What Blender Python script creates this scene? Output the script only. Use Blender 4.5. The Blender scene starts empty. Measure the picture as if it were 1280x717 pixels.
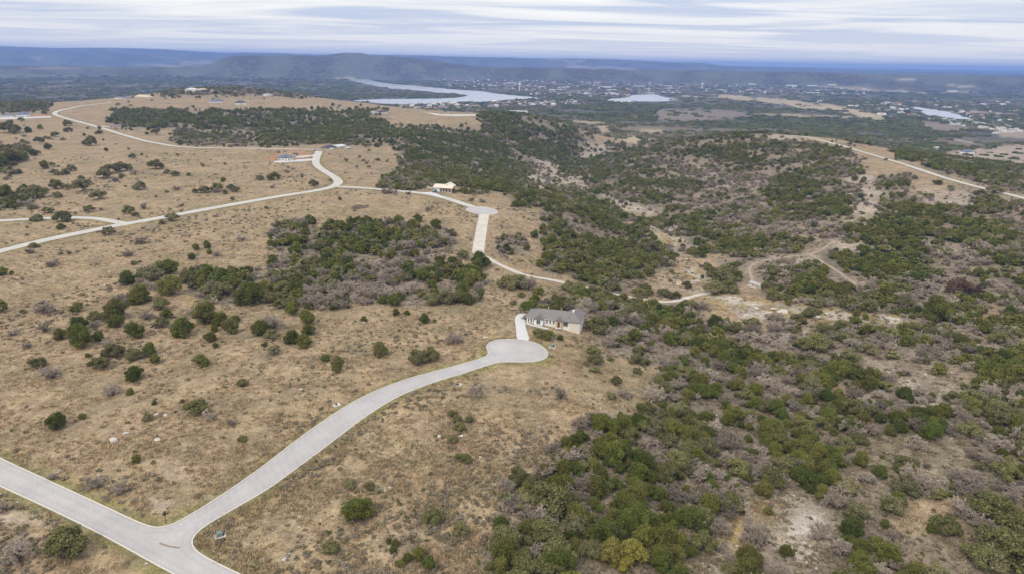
import bpy, bmesh, math, random
import numpy as np
from mathutils import Vector, Matrix, geometry

random.seed(7)
RNG = np.random.default_rng(11)
SC = bpy.context.scene
COL = SC.collection

# ------------------------------------------------------------------ camera
CAM_H = 112.0                      # metres above the lower cul-de-sac
FPX, CX, CY = 854.0, 640.0, 358.5  # photograph: 1280 x 717
PITCH, ROLL = math.radians(18.18), math.radians(0.985)
_F = np.array([0, math.cos(PITCH), -math.sin(PITCH)])
_R0 = np.array([1.0, 0, 0])
_U0 = np.array([0, math.sin(PITCH), math.cos(PITCH)])
_R = _R0 * math.cos(ROLL) + _U0 * math.sin(ROLL)
_U = _U0 * math.cos(ROLL) - _R0 * math.sin(ROLL)
CAMP = np.array([0.0, 0.0, CAM_H])
cam_data = bpy.data.cameras.new('camera')
cam_data.sensor_width = 36.0
cam_data.lens = FPX / 1280.0 * 36.0
cam_data.clip_start, cam_data.clip_end = 1.0, 200000.0
cam = bpy.data.objects.new('camera', cam_data)
COL.objects.link(cam)
cam.matrix_world = Matrix(((_R[0], _U[0], -_F[0], 0), (_R[1], _U[1], -_F[1], 0), (_R[2], _U[2], -_F[2], CAM_H), (0, 0, 0, 1)))
SC.camera = cam

# ------------------------------------------------------------------ light
SUN_EL, SUN_AZ = math.radians(48), math.radians(215)   # azimuth clockwise from +Y: behind the camera, to the left
world = bpy.data.worlds.new('World')
SC.world = world
world.use_nodes = True
wn, wl = world.node_tree.nodes, world.node_tree.links
wn.clear()
def wnode(t, **kw):
    n = wn.new(t)
    for k, v in kw.items():
        setattr(n, k, v)
    return n
def wmath(op, a, b=None):
    n = wnode('ShaderNodeMath', operation=op)
    for i, v in enumerate((a, b)):
        if v is None:
            continue
        if isinstance(v, (int, float)):
            n.inputs[i].default_value = v
        else:
            wl.new(v, n.inputs[i])
    return n.outputs[0]
sky = wnode('ShaderNodeTexSky', sky_type='NISHITA')
sky.sun_disc = False
sky.sun_elevation, sky.sun_rotation = SUN_EL, SUN_AZ
sky.altitude = 300.0
tc = wnode('ShaderNodeTexCoord')
sep = wnode('ShaderNodeSeparateXYZ')
wl.new(tc.outputs['Generated'], sep.inputs[0])
zc = wmath('MAXIMUM', sep.outputs['Z'], 0.0)
den = wmath('ADD', zc, 0.022)
cu, cv = wmath('DIVIDE', sep.outputs['X'], den), wmath('DIVIDE', sep.outputs['Y'], den)
comb = wnode('ShaderNodeCombineXYZ')
wl.new(cu, comb.inputs[0]); wl.new(cv, comb.inputs[1])
mp = wnode('ShaderNodeMapping')
mp.inputs['Rotation'].default_value = (0, 0, math.radians(14))
mp.inputs['Scale'].default_value = (0.5, 1.0, 1.0)
wl.new(comb.outputs[0], mp.inputs[0])
nz = wnode('ShaderNodeTexNoise')
nz.inputs['Scale'].default_value = 0.34
nz.inputs['Detail'].default_value = 7.0
nz.inputs['Roughness'].default_value = 0.55
nz.inputs['Distortion'].default_value = 0.9
wl.new(mp.outputs[0], nz.inputs['Vector'])
ramp = wnode('ShaderNodeValToRGB')
ramp.color_ramp.elements[0].position = 0.43
ramp.color_ramp.elements[0].color = (5.0, 5.6, 6.9, 1)
ramp.color_ramp.elements[1].position = 0.64
ramp.color_ramp.elements[1].color = (8.9, 8.72, 8.35, 1)
e = ramp.color_ramp.elements.new(0.535); e.color = (7.6, 7.65, 7.75, 1)
wl.new(nz.outputs[0], ramp.inputs[0])
# a thicker, creamier veil of cloud low down where the layer is seen edge-on
veil = wnode('ShaderNodeMapRange'); veil.inputs['From Min'].default_value = 0.0; veil.inputs['From Max'].default_value = 0.05
veil.inputs['To Min'].default_value = 0.8; veil.inputs['To Max'].default_value = 0.05
wl.new(zc, veil.inputs['Value'])
mixv = wnode('ShaderNodeMix', data_type='RGBA')
wl.new(veil.outputs[0], mixv.inputs[0]); wl.new(ramp.outputs[0], mixv.inputs[6]); mixv.inputs[7].default_value = (9.4, 8.95, 8.4, 1)
# overcast sky grows brighter towards the zenith (CIE overcast law, softened)
gain = wmath('ADD', wmath('MULTIPLY', zc, 0.75), 1.0)
mixs = wnode('ShaderNodeMix', data_type='RGBA')
mixs.inputs[0].default_value = 0.94
wl.new(sky.outputs[0], mixs.inputs[6]); wl.new(mixv.outputs[2], mixs.inputs[7])
vm = wnode('ShaderNodeVectorMath', operation='SCALE')
wl.new(mixs.outputs[2], vm.inputs[0]); wl.new(gain, vm.inputs['Scale'])
bg = wnode('ShaderNodeBackground'); bg.inputs['Strength'].default_value = 0.1
wl.new(vm.outputs[0], bg.inputs['Color'])
wo = wnode('ShaderNodeOutputWorld')
wl.new(bg.outputs[0], wo.inputs['Surface'])

sun_data = bpy.data.lights.new('sun', 'SUN')
sun_data.energy, sun_data.angle, sun_data.color = 1.5, math.radians(10), (1.0, 0.92, 0.80)
sun = bpy.data.objects.new('sun', sun_data)
COL.objects.link(sun)
sd = Vector((math.sin(SUN_AZ) * math.cos(SUN_EL), math.cos(SUN_AZ) * math.cos(SUN_EL), math.sin(SUN_EL)))
sun.rotation_euler = (-sd).to_track_quat('-Z', 'Y').to_euler()
sun.location = (0, 0, 400)

SC.view_settings.view_transform = 'Standard'
SC.view_settings.look = 'None'
SC.view_settings.exposure = 0.24
SC.view_settings.gamma = 1.0
SC.render.engine = 'CYCLES'
SC.cycles.use_denoising = True
SC.cycles.max_bounces = 6
SC.cycles.diffuse_bounces = 3
SC.cycles.transparent_max_bounces = 4
SC.cycles.volume_bounces = 1

# ------------------------------------------------------------------ helpers
def tag(o, label=None, cat=None, group=None, kind=None):
    if label: o['label'] = label
    if cat: o['category'] = cat
    if group: o['group'] = group
    if kind: o['kind'] = kind
    return o
def link(name, me, parent=None, loc=None):
    o = bpy.data.objects.new(name, me)
    COL.objects.link(o)
    if parent is not None: o.parent = parent
    if loc is not None: o.location = loc
    return o
def empty(name, loc=(0, 0, 0), rz=0.0):
    o = bpy.data.objects.new(name, None)
    COL.objects.link(o)
    o.location = loc; o.rotation_euler = (0, 0, rz); o.empty_display_size = 0.5
    return o
def mesh_np(name, V, faces, mats=(), smooth=False, mat_idx=None):
    """faces: (n,k) array or list of tuples"""
    me = bpy.data.meshes.new(name)
    V = np.asarray(V, dtype=np.float32)
    if isinstance(faces, np.ndarray):
        n, k = faces.shape
        me.vertices.add(len(V)); me.vertices.foreach_set('co', V.ravel())
        me.loops.add(n * k); me.loops.foreach_set('vertex_index', faces.astype(np.int32).ravel())
        me.polygons.add(n); me.polygons.foreach_set('loop_start', np.arange(0, n * k, k, dtype=np.int32))
        me.update(calc_edges=True)
    else:
        me.from_pydata(V.tolist(), [], faces); me.update()
    for m in mats: me.materials.append(m)
    if mat_idx is not None: me.polygons.foreach_set('material_index', np.asarray(mat_idx, dtype=np.int32))
    me.polygons.foreach_set('use_smooth', np.full(len(me.polygons), smooth, dtype=bool))
    return me
class MB:
    """collects boxes, tubes and polygons into one mesh"""
    def __init__(s): s.v, s.f = [], []
    def poly(s, pts):
        n = len(s.v); s.v += [tuple(p) for p in pts]; s.f.append(tuple(range(n, n + len(pts))))
    def box(s, x0, x1, y0, y1, z0, z1):
        n = len(s.v)
        s.v += [(x0, y0, z0), (x1, y0, z0), (x1, y1, z0), (x0, y1, z0), (x0, y0, z1), (x1, y0, z1), (x1, y1, z1), (x0, y1, z1)]
        s.f += [tuple(n + i for i in q) for q in ((3, 2, 1, 0), (4, 5, 6, 7), (0, 1, 5, 4), (1, 2, 6, 5), (2, 3, 7, 6), (3, 0, 4, 7))]
        return s
    def tube(s, pts, radii, k=6):
        pts = [Vector(p) for p in pts]; rings = []
        for i, p in enumerate(pts):
            d = (pts[min(i + 1, len(pts) - 1)] - pts[max(i - 1, 0)]).normalized()
            a = d.orthogonal().normalized(); b = d.cross(a)
            n = len(s.v)
            for j in range(k):
                t = 2 * math.pi * j / k
                s.v.append(tuple(p + (a * math.cos(t) + b * math.sin(t)) * radii[i]))
            rings.append(n)
        for r0, r1 in zip(rings, rings[1:]):
            for j in range(k):
                s.f.append((r0 + j, r0 + (j + 1) % k, r1 + (j + 1) % k, r1 + j))
        s.f.append(tuple(rings[0] + j for j in reversed(range(k)))); s.f.append(tuple(rings[-1] + j for j in range(k)))
        return s
    def prism(s, outline, z0, z1):
        n = len(s.v); k = len(outline)
        s.v += [(x, y, z0) for x, y in outline] + [(x, y, z1) for x, y in outline]
        s.f.append(tuple(n + i for i in reversed(range(k)))); s.f.append(tuple(n + k + i for i in range(k)))
        for i in range(k): s.f.append((n + i, n + (i + 1) % k, n + k + (i + 1) % k, n + k + i))
        return s
    def mesh(s, name, *mats, smooth=False): return mesh_np(name, s.v, s.f, mats, smooth)
    def build(s, name, mat, parent=None, loc=None): return link(name, s.mesh(name, mat), parent, loc)

_P = [np.random.default_rng(100 + i).random((256, 256)).astype(np.float64) for i in range(8)]
def vnoise(x, y, s=0):
    x = np.asarray(x, float); y = np.asarray(y, float)
    xi, yi = np.floor(x).astype(np.int64), np.floor(y).astype(np.int64)
    fx, fy = x - xi, y - yi
    fx, fy = fx * fx * (3 - 2 * fx), fy * fy * (3 - 2 * fy)
    P = _P[s % 8]
    x0, y0, x1, y1 = xi & 255, yi & 255, (xi + 1) & 255, (yi + 1) & 255
    return (P[x0, y0] * (1 - fx) + P[x1, y0] * fx) * (1 - fy) + (P[x0, y1] * (1 - fx) + P[x1, y1] * fx) * fy
def fbm(x, y, s=0, o=4):
    t, a, n = 0.0, 0.5, 0.0
    for i in range(o):
        t = t + a * vnoise(x * 2 ** i + 17.3 * i, y * 2 ** i - 9.1 * i, s + i); n += a; a *= 0.5
    return t / n
def sstep(a, b, x):
    t = np.clip((x - a) / (b - a), 0, 1)
    return t * t * (3 - 2 * t)

# ------------------------------------------------------------------ lie of the land
PLAIN = -75.0
def ray(px, py):
    px = np.asarray(px, float); py = np.asarray(py, float)
    return _F[None] * FPX + _R[None] * (px - CX)[:, None] - _U[None] * (py - CY)[:, None]
def project(x, y, z):
    d = np.stack([np.asarray(x, float), np.asarray(y, float), np.asarray(z, float) - CAM_H], -1)
    w = d @ _F
    w = np.where(w < 1.0, np.nan, w)
    return CX + FPX * (d @ _R) / w, CY - FPX * (d @ _U) / w
def on_level(px, py, z):
    d = ray([px], [py])[0]; t = (z - CAM_H) / d[2]
    return d[0] * t, d[1] * t
# heights read off the photograph: pixel, height above the lower cul-de-sac
CTRL = [(-60, 717, -2), (207, 655, 0), (100, 730, -1), (300, 717, -1), (645, 438, 0), (420, 505, 0), (0, 590, 0), (0, 430, 1), (200, 420, 0), (400, 400, 0),
    (300, 257, 1), (0, 314, 1), (150, 281, 1), (420, 232, 2), (602, 263, 0), (598, 318, -3), (553, 235, 1), (399, 190, 3), (345, 200, 3), (200, 182, 4), (-60, 250, 2),
    (68, 143, 8), (0, 147, 6), (140, 126, 10), (178, 121, 12), (450, 310, -2), (560, 360, -2), (250, 360, -1), (470, 560, -1), (600, 520, -1),
    (300, 172, -9), (230, 158, -2), (450, 196, -5), (300, 136, 6), (450, 140, 4), (550, 146, 2), (640, 150, 0), (700, 160, -17), (745, 187, -60), (768, 186.5, -65), (716, 198, -56), (748, 174, -46), (722, 165, -29),
    (290, 111, 32), (235, 113, 20), (340, 118, 8), (420, 128, 4), (180, 150, 2),
    (690, 207, -51), (620, 196, -36), (530, 192, -16), (560, 215, -18), (640, 228, -24), (540, 175, -8), (620, 170, -20), (660, 185, -34), (790, 184, -58),
    (740, 236, -43), (790, 268, -38), (840, 305, -32), (850, 330, -28), (900, 371, -25), (1000, 388, -21), (1100, 400, -17), (1280, 395, -12), (1340, 395, -11),
    (620, 328, -5), (660, 345, -9), (720, 356, -15), (800, 373, -23), (690, 280, -10), (680, 250, -10), (740, 310, -26), (760, 340, -23), (700, 315, -14),
    (695, 405, -1), (725, 417, -2), (660, 402, -1), (740, 400, -4), (800, 420, -10), (830, 470, -12), (780, 500, -5), (800, 560, -8), (720, 600, -3), (640, 640, -2), (700, 717, -6), (950, 640, -19), (900, 700, -17), (860, 600, -14),
    (1000, 560, -16), (1100, 480, -15), (1200, 560, -13), (1280, 717, -14), (1100, 700, -16), (1280, 500, -10), (960, 450, -19), (880, 520, -15), (1380, 600, -8),
    (990, 171, 7), (940, 167, 14), (880, 171.5, 1), (830, 179.5, -12), (795, 195, -33), (1060, 185, 7), (1130, 206, 5), (1200, 229, 3), (1280, 248, 2), (1360, 270, 2),
    (1100, 262, -6), (1000, 230, -13), (1000, 300, -16), (900, 250, -27), (1100, 330, -13), (1200, 300, -6), (1280, 320, -5), (960, 200, -4), (900, 205, -15), (830, 225, -30),
    (1180, 208, -3), (1280, 234, -4), (1110, 186, -1), (1050, 174.5, 10),
    (800, 172, -66), (840, 160, -70), (740, 160, -71), (1100, 172, -70), (1200, 195, -68), (940, 155, -70), (760, 172, -64), (700, 146, -71), (1350, 215, -68)]
_pts = []
for (u, v, z) in CTRL:
    X, Y = on_level(u, v, z); _pts.append((X, Y, z))
for r, zz, azs in ((45, -1, (0, 120, 240)), (250, -2, (-100, -60, 180, 140)), (260, -8, (70, 100)), (900, -3, (-75, -110, 180)), (900, -15, (75, 120)), (1900, 2, (-50,)),
                   (2700, -66, (-45, -38, -30, -22, -14, -6)), (2900, -74, (0, 8, 16, 24, 32, 45)), (3600, -75, tuple(range(-60, 70, 12))), (2600, -60, (90, 140, 180, -140, -90, -60)), (5200, -75, tuple(range(-180, 180, 30)))):
    for a in azs:
        _pts.append((r * math.sin(math.radians(a)), r * math.cos(math.radians(a)), zz))
_pts = np.array(_pts)
_C2 = 70.0 ** 2
def _phi(x, y):
    return np.sqrt((np.asarray(x)[..., None] - _pts[:, 0]) ** 2 + (np.asarray(y)[..., None] - _pts[:, 1]) ** 2 + _C2)
_A = _phi(_pts[:, 0], _pts[:, 1])
_n = len(_pts)
_M = np.zeros((_n + 1, _n + 1)); _M[:_n, :_n] = _A + np.eye(_n) * -1.5; _M[:_n, _n] = 1; _M[_n, :_n] = 1
_W = np.linalg.solve(_M, np.append(_pts[:, 2], 0.0))
RIDGES = [  # distance, half width, crest as photograph pixels
    (17000, 1300, [(-400, 58), (0, 58), (65, 60), (145, 60.5), (200, 62), (275, 66), (330, 66), (400, 68), (460, 68), (560, 70), (640, 72.6), (700, 76), (800, 82), (960, 87), (1100, 90), (1200, 92), (1700, 101)]),
    (27000, 3000, [(-400, 61), (0, 66.5), (640, 77), (1000, 84), (1100, 86), (1180, 87.2), (1280, 88.6), (1700, 95.5)]),
    (14500, 1700, [(-400, 64), (0, 63), (120, 66), (250, 71), (300, 74), (420, 73), (480, 71), (560, 71.5), (640, 72.8), (740, 74), (775, 75), (835, 78.2), (880, 79.5), (905, 83), (960, 86), (1300, 93), (1700, 100)]),
    (7600, 560, [(-400, 80), (180, 84), (262, 82), (276, 74), (292, 70), (360, 69), (400, 70), (418, 67.5), (432, 66), (452, 66.8), (465, 69.5), (500, 71.5), (530, 74), (560, 79), (600, 84), (1700, 104)]),
    (20000, 1500, [(-400, 90), (860, 88), (920, 85.2), (938, 83.8), (1000, 84.2), (1030, 86), (1080, 88.0), (1700, 99)]),
]
def height(x, y):
    r = np.hypot(x, y); az = np.arctan2(x, y)
    z = np.empty_like(r)
    for i in range(0, len(z), 20000):
        z[i:i + 20000] = _phi(x[i:i + 20000], y[i:i + 20000]) @ _W[:_n] + _W[_n]
    t = sstep(2650, 3500, r)
    flat = PLAIN + 6 * (fbm(x / 900, y / 900, 3, 3) - 0.5)
    z = z * (1 - t) + flat * t
    # small relief on the near ground, more where it is cut by gullies
    amp = sstep(0, -14, z) * sstep(-60, -45, z)
    z = z + (fbm(x / 70, y / 70, 1, 3) - 0.5) * (0.8 + 5.0 * amp) * (1 - t)
    z = z + (fbm(x / 1600, y / 1600, 5, 4) - 0.45) * 55 * sstep(6000, 14000, r)
    for D, T, prof in RIDGES:
        p = np.array(prof, float)
        d = ray(p[:, 0], p[:, 1])
        a = np.arctan2(d[:, 0], d[:, 1]); el = d[:, 2] / np.hypot(d[:, 0], d[:, 1])
        top = CAM_H + D * np.interp(az, a, el)
        wob = (fbm(x / 1300, y / 1300, 2, 4) - 0.5)
        top = top + (wob * 0.07) * np.maximum(top - PLAIN, 0)
        s = np.clip(1 - np.abs(r + wob * T * 0.9 - D) / T, 0, 1)
        zz = PLAIN + np.maximum(top - PLAIN, 0) * (s * s * (3 - 2 * s)) ** 0.7
        z = np.where(np.abs(az) < 1.2, np.maximum(z, zz), z)
    return z
_rows = np.concatenate([[0.5, 15, 30, 45, 60, 75, 88], np.geomspace(98, 520, 330), np.geomspace(525, 3000, 215), np.geomspace(3050, 16000, 230), np.geomspace(16250, 33000, 44)])
_azd = np.concatenate([np.arange(-180, -46, 6.0), np.arange(-46, 46.001, 0.15), np.arange(50, 180.1, 6.0)])
_azd[-1] = 180.0
_AZ = np.radians(_azd)
GR, GA = np.meshgrid(_rows, _AZ, indexing='ij')
GX, GY = GR * np.sin(GA), GR * np.cos(GA)
GZ = height(GX.ravel(), GY.ravel()).reshape(GX.shape)
GZ[:, -1] = GZ[:, 0]
def ground(x, y):
    x = np.atleast_1d(np.asarray(x, float)); y = np.atleast_1d(np.asarray(y, float))
    r = np.hypot(x, y); a = np.arctan2(x, y)
    i = np.interp(r, _rows, np.arange(len(_rows))); j = np.interp(a, _AZ, np.arange(len(_AZ)))
    i0 = np.clip(i.astype(int), 0, len(_rows) - 2); j0 = np.clip(j.astype(int), 0, len(_AZ) - 2)
    fi, fj = i - i0, j - j0
    return (GZ[i0, j0] * (1 - fi) + GZ[i0 + 1, j0] * fi) * (1 - fj) + (GZ[i0, j0 + 1] * (1 - fi) + GZ[i0 + 1, j0 + 1] * fi) * fj
_steps = np.concatenate([np.geomspace(60, 3500, 420), np.geomspace(3520, 60000, 160)])
def at(px, py):
    """where the sight line through a photograph pixel first meets the ground"""
    d = ray(np.atleast_1d(px), np.atleast_1d(py)); d = d / np.hypot(d[:, 0], d[:, 1])[:, None]
    T = _steps[None, :]
    X, Y, Z = d[:, :1] * T, d[:, 1:2] * T, CAM_H + d[:, 2:] * T
    below = Z < ground(X.ravel(), Y.ravel()).reshape(X.shape)
    k = np.where(below.any(1), below.argmax(1), len(_steps) - 1); k = np.maximum(k, 1)
    lo, hi = _steps[k - 1].copy(), _steps[k].copy()
    for _ in range(18):
        m = (lo + hi) / 2
        b = CAM_H + d[:, 2] * m < ground(d[:, 0] * m, d[:, 1] * m)
        hi = np.where(b, m, hi); lo = np.where(b, lo, m)
    X, Y = d[:, 0] * hi, d[:, 1] * hi
    return np.stack([X, Y, ground(X, Y)], -1)
def at1(px, py): return at([px], [py])[0]
def chaikin(P, n=2, closed=False):
    P = np.asarray(P, float)
    for _ in range(n):
        A, B = (P, np.roll(P, -1, 0)) if closed else (P[:-1], P[1:])
        Q = np.empty((len(A) * 2, P.shape[1])); Q[0::2] = A * .75 + B * .25; Q[1::2] = A * .25 + B * .75
        P = Q if closed else np.vstack([P[:1], Q, P[-1:]])
    return P
def resample(P, step):
    P = np.asarray(P, float); s = np.concatenate([[0], np.cumsum(np.hypot(*np.diff(P[:, :2], axis=0).T))])
    n = max(2, int(s[-1] / step) + 1); t = np.linspace(0, s[-1], n)
    return np.stack([np.interp(t, s, P[:, k]) for k in range(P.shape[1])], -1)
def inside(poly, x, y):
    poly = np.asarray(poly, float); c = np.zeros(np.shape(x), bool)
    for (x0, y0), (x1, y1) in zip(poly, np.roll(poly, -1, 0)):
        if y0 == y1: continue
        c ^= ((y0 > y) != (y1 > y)) & (x < (x1 - x0) * (y - y0) / (y1 - y0) + x0)
    return c
def seg_dist(P, x, y, lim):
    """distance to polyline P (world), only evaluated near it"""
    out = np.full(np.shape(x), 1e9)
    P = np.asarray(P)[:, :2]
    m = (x > P[:, 0].min() - lim) & (x < P[:, 0].max() + lim) & (y > P[:, 1].min() - lim) & (y < P[:, 1].max() + lim)
    xs, ys = x[m], y[m]; d = np.full(xs.shape, 1e9)
    for a, b in zip(P[:-1], P[1:]):
        v = b - a; L = max(v @ v, 1e-9)
        t = np.clip(((xs - a[0]) * v[0] + (ys - a[1]) * v[1]) / L, 0, 1)
        d = np.minimum(d, np.hypot(xs - a[0] - t * v[0], ys - a[1] - t * v[1]))
    out[m] = d
    return out
# ------------------------------------------------------------------ what grows where: 20 px cells of the photograph, row by row
# J juniper wood, M mixed wood, m open mixed scrub, B dense bare brush, b thin bare brush, O oaks, o thin oaks, r pale rock, y creek grass, F far hill wood, . grass
CELLS = {
 100: '200. 440m', 120: '60M 140. 440.', 140: '150. 480F 600. 690F', 160: '230. 320m 720F 750m 820. 960M 1000r 1060. 1110J',
 180: '40o 510. 735F 760r 960M 1060m 1120. 1200J', 200: '35M 500. 560m 640F 660J 700r 760J 820M 900b 1000M 1080m 1160. 1260J 1280m',
 220: '20. 490. 540m 640J 670m 740r 800J 880M 960b 1060M 1100r 1140m 1200. 1280m', 240: '50m 640. 700J 760M 800r 860M 960b 1060J 1100r 1160M 1220r 1280m',
 260: '640. 680. 700m 790M 830r 880M 970b 1060M 1100r 1180J 1280m', 280: '340. 380m 480J 520M 570m 690. 830J 860r 890M 1060b 1120J 1180M 1280M',
 300: '340. 360m 480J 560b 575m 620. 660b 690. 700m 820J 860r 960J 1020m 1040M 1080r 1160M 1240b 1280m', 320: '340. 360b 440M 500B 580m 600. 660. 690. 700m 820J 850M 900. 960m 1020r 1180J 1230b 1280M',
 340: '215. 240o 340M 400b 520B 600M 720. 810J 880. 920O 960m 1060M 1080m 1160M 1180B 1220B 1280J', 360: '240. 330M 380m 480b 520m 600M 720. 780M 840o 960. 1040m 1140M 1200B 1280M',
 380: '660. 740m 820M 860M 890m 960. 1050y 1140m 1220M 1260. 1280b', 400: '740. 760m 820B 860M 900J 920m 960. 1000b 1040O 1060m 1160M 1220r 1280J',
 420: '760. 780m 860B 920J 1000B 1040O 1060b 1140M 1180b 1240m 1280M', 440: '800. 820B 880M 960J 1000M 1080M 1140m 1180b 1240m 1280J',
 460: '820. 860b 900B 940J 1020B 1080M 1160b 1220m 1280J', 480: '820. 860B 960J 1020b 1060. 1140r 1200b 1240m 1280b', 500: '820. 850M 980J 1060m 1180r 1240m 1280M',
 520: '740. 780b 830m 850O 980J 1040m 1080M 1180J 1220r 1280m', 540: '720. 760B 800M 830B 860M 960J 1080M 1160J 1240M 1280m', 560: '700. 740m 800M 860B 900O 960J 1020m 1120J 1140r 1200M 1280m',
 580: '690. 740b 800J 860M 960B 1000B 1060M 1140J 1180r 1280M', 600: '740b 780m 860J 900b 1000B 1060M 1140m 1160b 1220M 1280J', 620: '620. 740b 760m 860J 900M 940b 960y 1020r 1060m 1140J 1200. 1280O',
 640: '640. 740B 760M 840J 880M 930b 950y 1040r 1060m 1120J 1180. 1220o 1280O', 660: '620. 740B 840J 880M 910b 940y 970m 1040r 1140J 1190m 1280O', 680: '600. 660O 720B 860J 900m 980b 1020r 1100J 1140m 1280O', 700: '600. 720O 750J 840m 880J 960m 1020b 1280M'}
CELLS[600] = '650. ' + CELLS[600]
NC, NR, ROW0 = 64, 31, 100
KIND_COVER = {  # probability that a 4.3 m plot holds juniper, oak, bare brush
 '.': (.0012, .0015, .004), 'J': (.62, .12, .16), 'M': (.34, .18, .36), 'm': (.21, .12, .42), 'B': (.08, .07, .85), 'b': (.09, .06, .75), 'O': (.10, .60, .12), 'o': (.03, .14, .04),
 'r': (.05, .035, .17), 'y': (.01, .02, .03), 'F': (.68, .14, .18)}
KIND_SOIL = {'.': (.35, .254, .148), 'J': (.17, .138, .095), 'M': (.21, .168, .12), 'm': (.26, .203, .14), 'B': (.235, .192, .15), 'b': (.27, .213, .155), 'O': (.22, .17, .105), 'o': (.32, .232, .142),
 'r': (.40, .325, .245), 'y': (.30, .21, .085), 'F': (.18, .15, .11)}
KIND_ROCK = {'r': 1.0, 'm': .3, 'b': .35, 'B': .2, 'M': .2, 'y': .5}
_grid = [['.'] * NC for _ in range(NR)]
for y0, runs in CELLS.items():
    x = 0
    for run in runs.split():
        end = int(run[:-1])
        for c in range(x // 20, min(NC, (end + 10) // 20)): _grid[(y0 - ROW0) // 20][c] = run[-1]
        x = end
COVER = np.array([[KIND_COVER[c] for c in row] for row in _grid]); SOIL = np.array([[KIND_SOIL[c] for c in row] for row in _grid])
ROCKY = np.array([[[KIND_ROCK.get(c, 0.04)] for c in row] for row in _grid])
def cell_lookup(A, px, py):
    j = np.clip(px / 20 - .5, 0, NC - 1.001); i = np.clip((py - ROW0) / 20 - .5, 0, NR - 1.001)
    i0, j0 = i.astype(int), j.astype(int); fi, fj = sstep(.2, .8, i - i0)[..., None], sstep(.2, .8, j - j0)[..., None]
    return (A[i0, j0] * (1 - fi) + A[i0 + 1, j0] * fi) * (1 - fj) + (A[i0, j0 + 1] * (1 - fi) + A[i0 + 1, j0 + 1] * fi) * fj

# ------------------------------------------------------------------ roads: lines traced on the photograph and laid on the ground
def trace(pts, step=4.0, smooth=2):
    P = at([p[0] for p in pts], [p[1] for p in pts])
    if smooth: P = chaikin(P, smooth)
    return resample(P, step)
def offset(P, d):
    t = np.gradient(P[:, :2], axis=0); t /= np.hypot(t[:, 0], t[:, 1])[:, None]
    return P[:, :2] + np.stack([-t[:, 1], t[:, 0]], -1) * np.reshape(d, (-1, 1))
def sheet(poly, spacing, lift):
    """polygon (world x, y) filled with a draped triangle sheet"""
    poly = np.asarray(poly, float)[:, :2]
    lo, hi = poly.min(0), poly.max(0)
    gx, gy = np.meshgrid(np.arange(lo[0], hi[0], spacing), np.arange(lo[1], hi[1], spacing))
    gx, gy = gx.ravel() + spacing * .37, gy.ravel() + spacing * .21
    m = inside(poly, gx, gy)
    pts = [Vector(p) for p in poly] + [Vector((a, b)) for a, b in zip(gx[m], gy[m])]
    n = len(poly)
    v, _e, f, *_ = geometry.delaunay_2d_cdt(pts, [(i, (i + 1) % n) for i in range(n)], [list(range(n))], 1, 1e-4)
    xy = np.array([tuple(p) for p in v]); z = ground(xy[:, 0], xy[:, 1]) + lift
    return np.column_stack([xy, z]), [tuple(q) for q in f]
def strip(P, w, lift):
    A, B = offset(P, np.asarray(w) / 2), offset(P, -np.asarray(w) / 2)
    n = len(P); nw = 5
    V = np.concatenate([A * (1 - t) + B * t for t in np.linspace(0, 1, nw)])
    z = ground(V[:, 0], V[:, 1]) + lift
    F = []
    for k in range(nw - 1):
        a = np.arange(n - 1) + k * n
        F.append(np.stack([a, a + n, a + n + 1, a + 1], -1))
    return np.column_stack([V, z]), np.concatenate(F)
# kerb lines of the near road, its junction and the lower cul-de-sac
KERB_A = [(-120, 512), (-50, 548), (0, 573.5), (60, 601), (110, 624), (150, 643), (172, 653), (185, 658), (197, 660), (208, 658.5), (220, 654), (240, 643), (275, 621), (310, 597), (340, 575), (370, 551), (405, 526), (440, 503), (470, 488), (510, 473), (560, 460), (592, 451), (606, 446.5), (611, 443), (611, 439), (608.5, 434.5), (610, 430), (616, 426), (626, 424.2), (640, 424), (655, 425), (668, 428), (678, 433), (684, 439.5), (684, 446), (676, 450.5), (662, 452.2), (646, 452.2), (632, 451.6), (622, 452.5), (610, 456), (580, 466), (540, 478), (500, 493), (465, 514), (430, 540), (400, 563), (370, 585), (335, 611), (300, 631), (270, 648), (250, 661), (241, 670), (238, 679), (243, 688), (256, 697), (290, 714), (330, 733), (400, 768)]
KERB_B = [(-120, 546), (-50, 582), (0, 606.5), (50, 629), (100, 653), (150, 679), (200, 707), (225, 720), (300, 762), (340, 790)]
kA = trace(KERB_A, 2.0, 2); kB = trace(KERB_B, 2.0, 2)
ROADS = {
 'loop': ([(-70, 334), (-20, 319), (0, 314), (60, 299), (110, 289), (150, 281), (180, 276), (260, 261), (330, 248.5), (385, 240), (408, 236), (421, 231.5), (424, 227), (418, 221), (404, 213), (396, 207), (394, 201), (397, 194), (399, 189)], 8.4),
 'spur': ([(-60, 279), (0, 276), (60, 272.5), (95, 272), (120, 273), (138, 276), (155, 279.5)], 7.2),
 'east': ([(422, 233.5), (450, 234.5), (490, 238), (525, 241), (552, 246), (575, 253.5), (592, 259)], 7.4),
 'top': ([(401, 187.5), (370, 186.6), (340, 186), (290, 185.5), (250, 185), (215, 183), (185, 177), (160, 170), (130, 161), (105, 154), (84, 148.5), (70, 144.5), (67, 141.5), (74, 138.5), (90, 135), (110, 131.5), (140, 128)], 8.0),
 'ridge': ([(988, 170), (1000, 170.5), (1016, 173), (1040, 179), (1070, 187), (1100, 196), (1130, 205.5), (1165, 217), (1200, 228), (1240, 238), (1280, 247.5), (1340, 263)], 7.5),
 'plain': ([(1172, 170.5), (1185, 173), (1200, 176), (1216, 179)], 9.0)}
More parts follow.
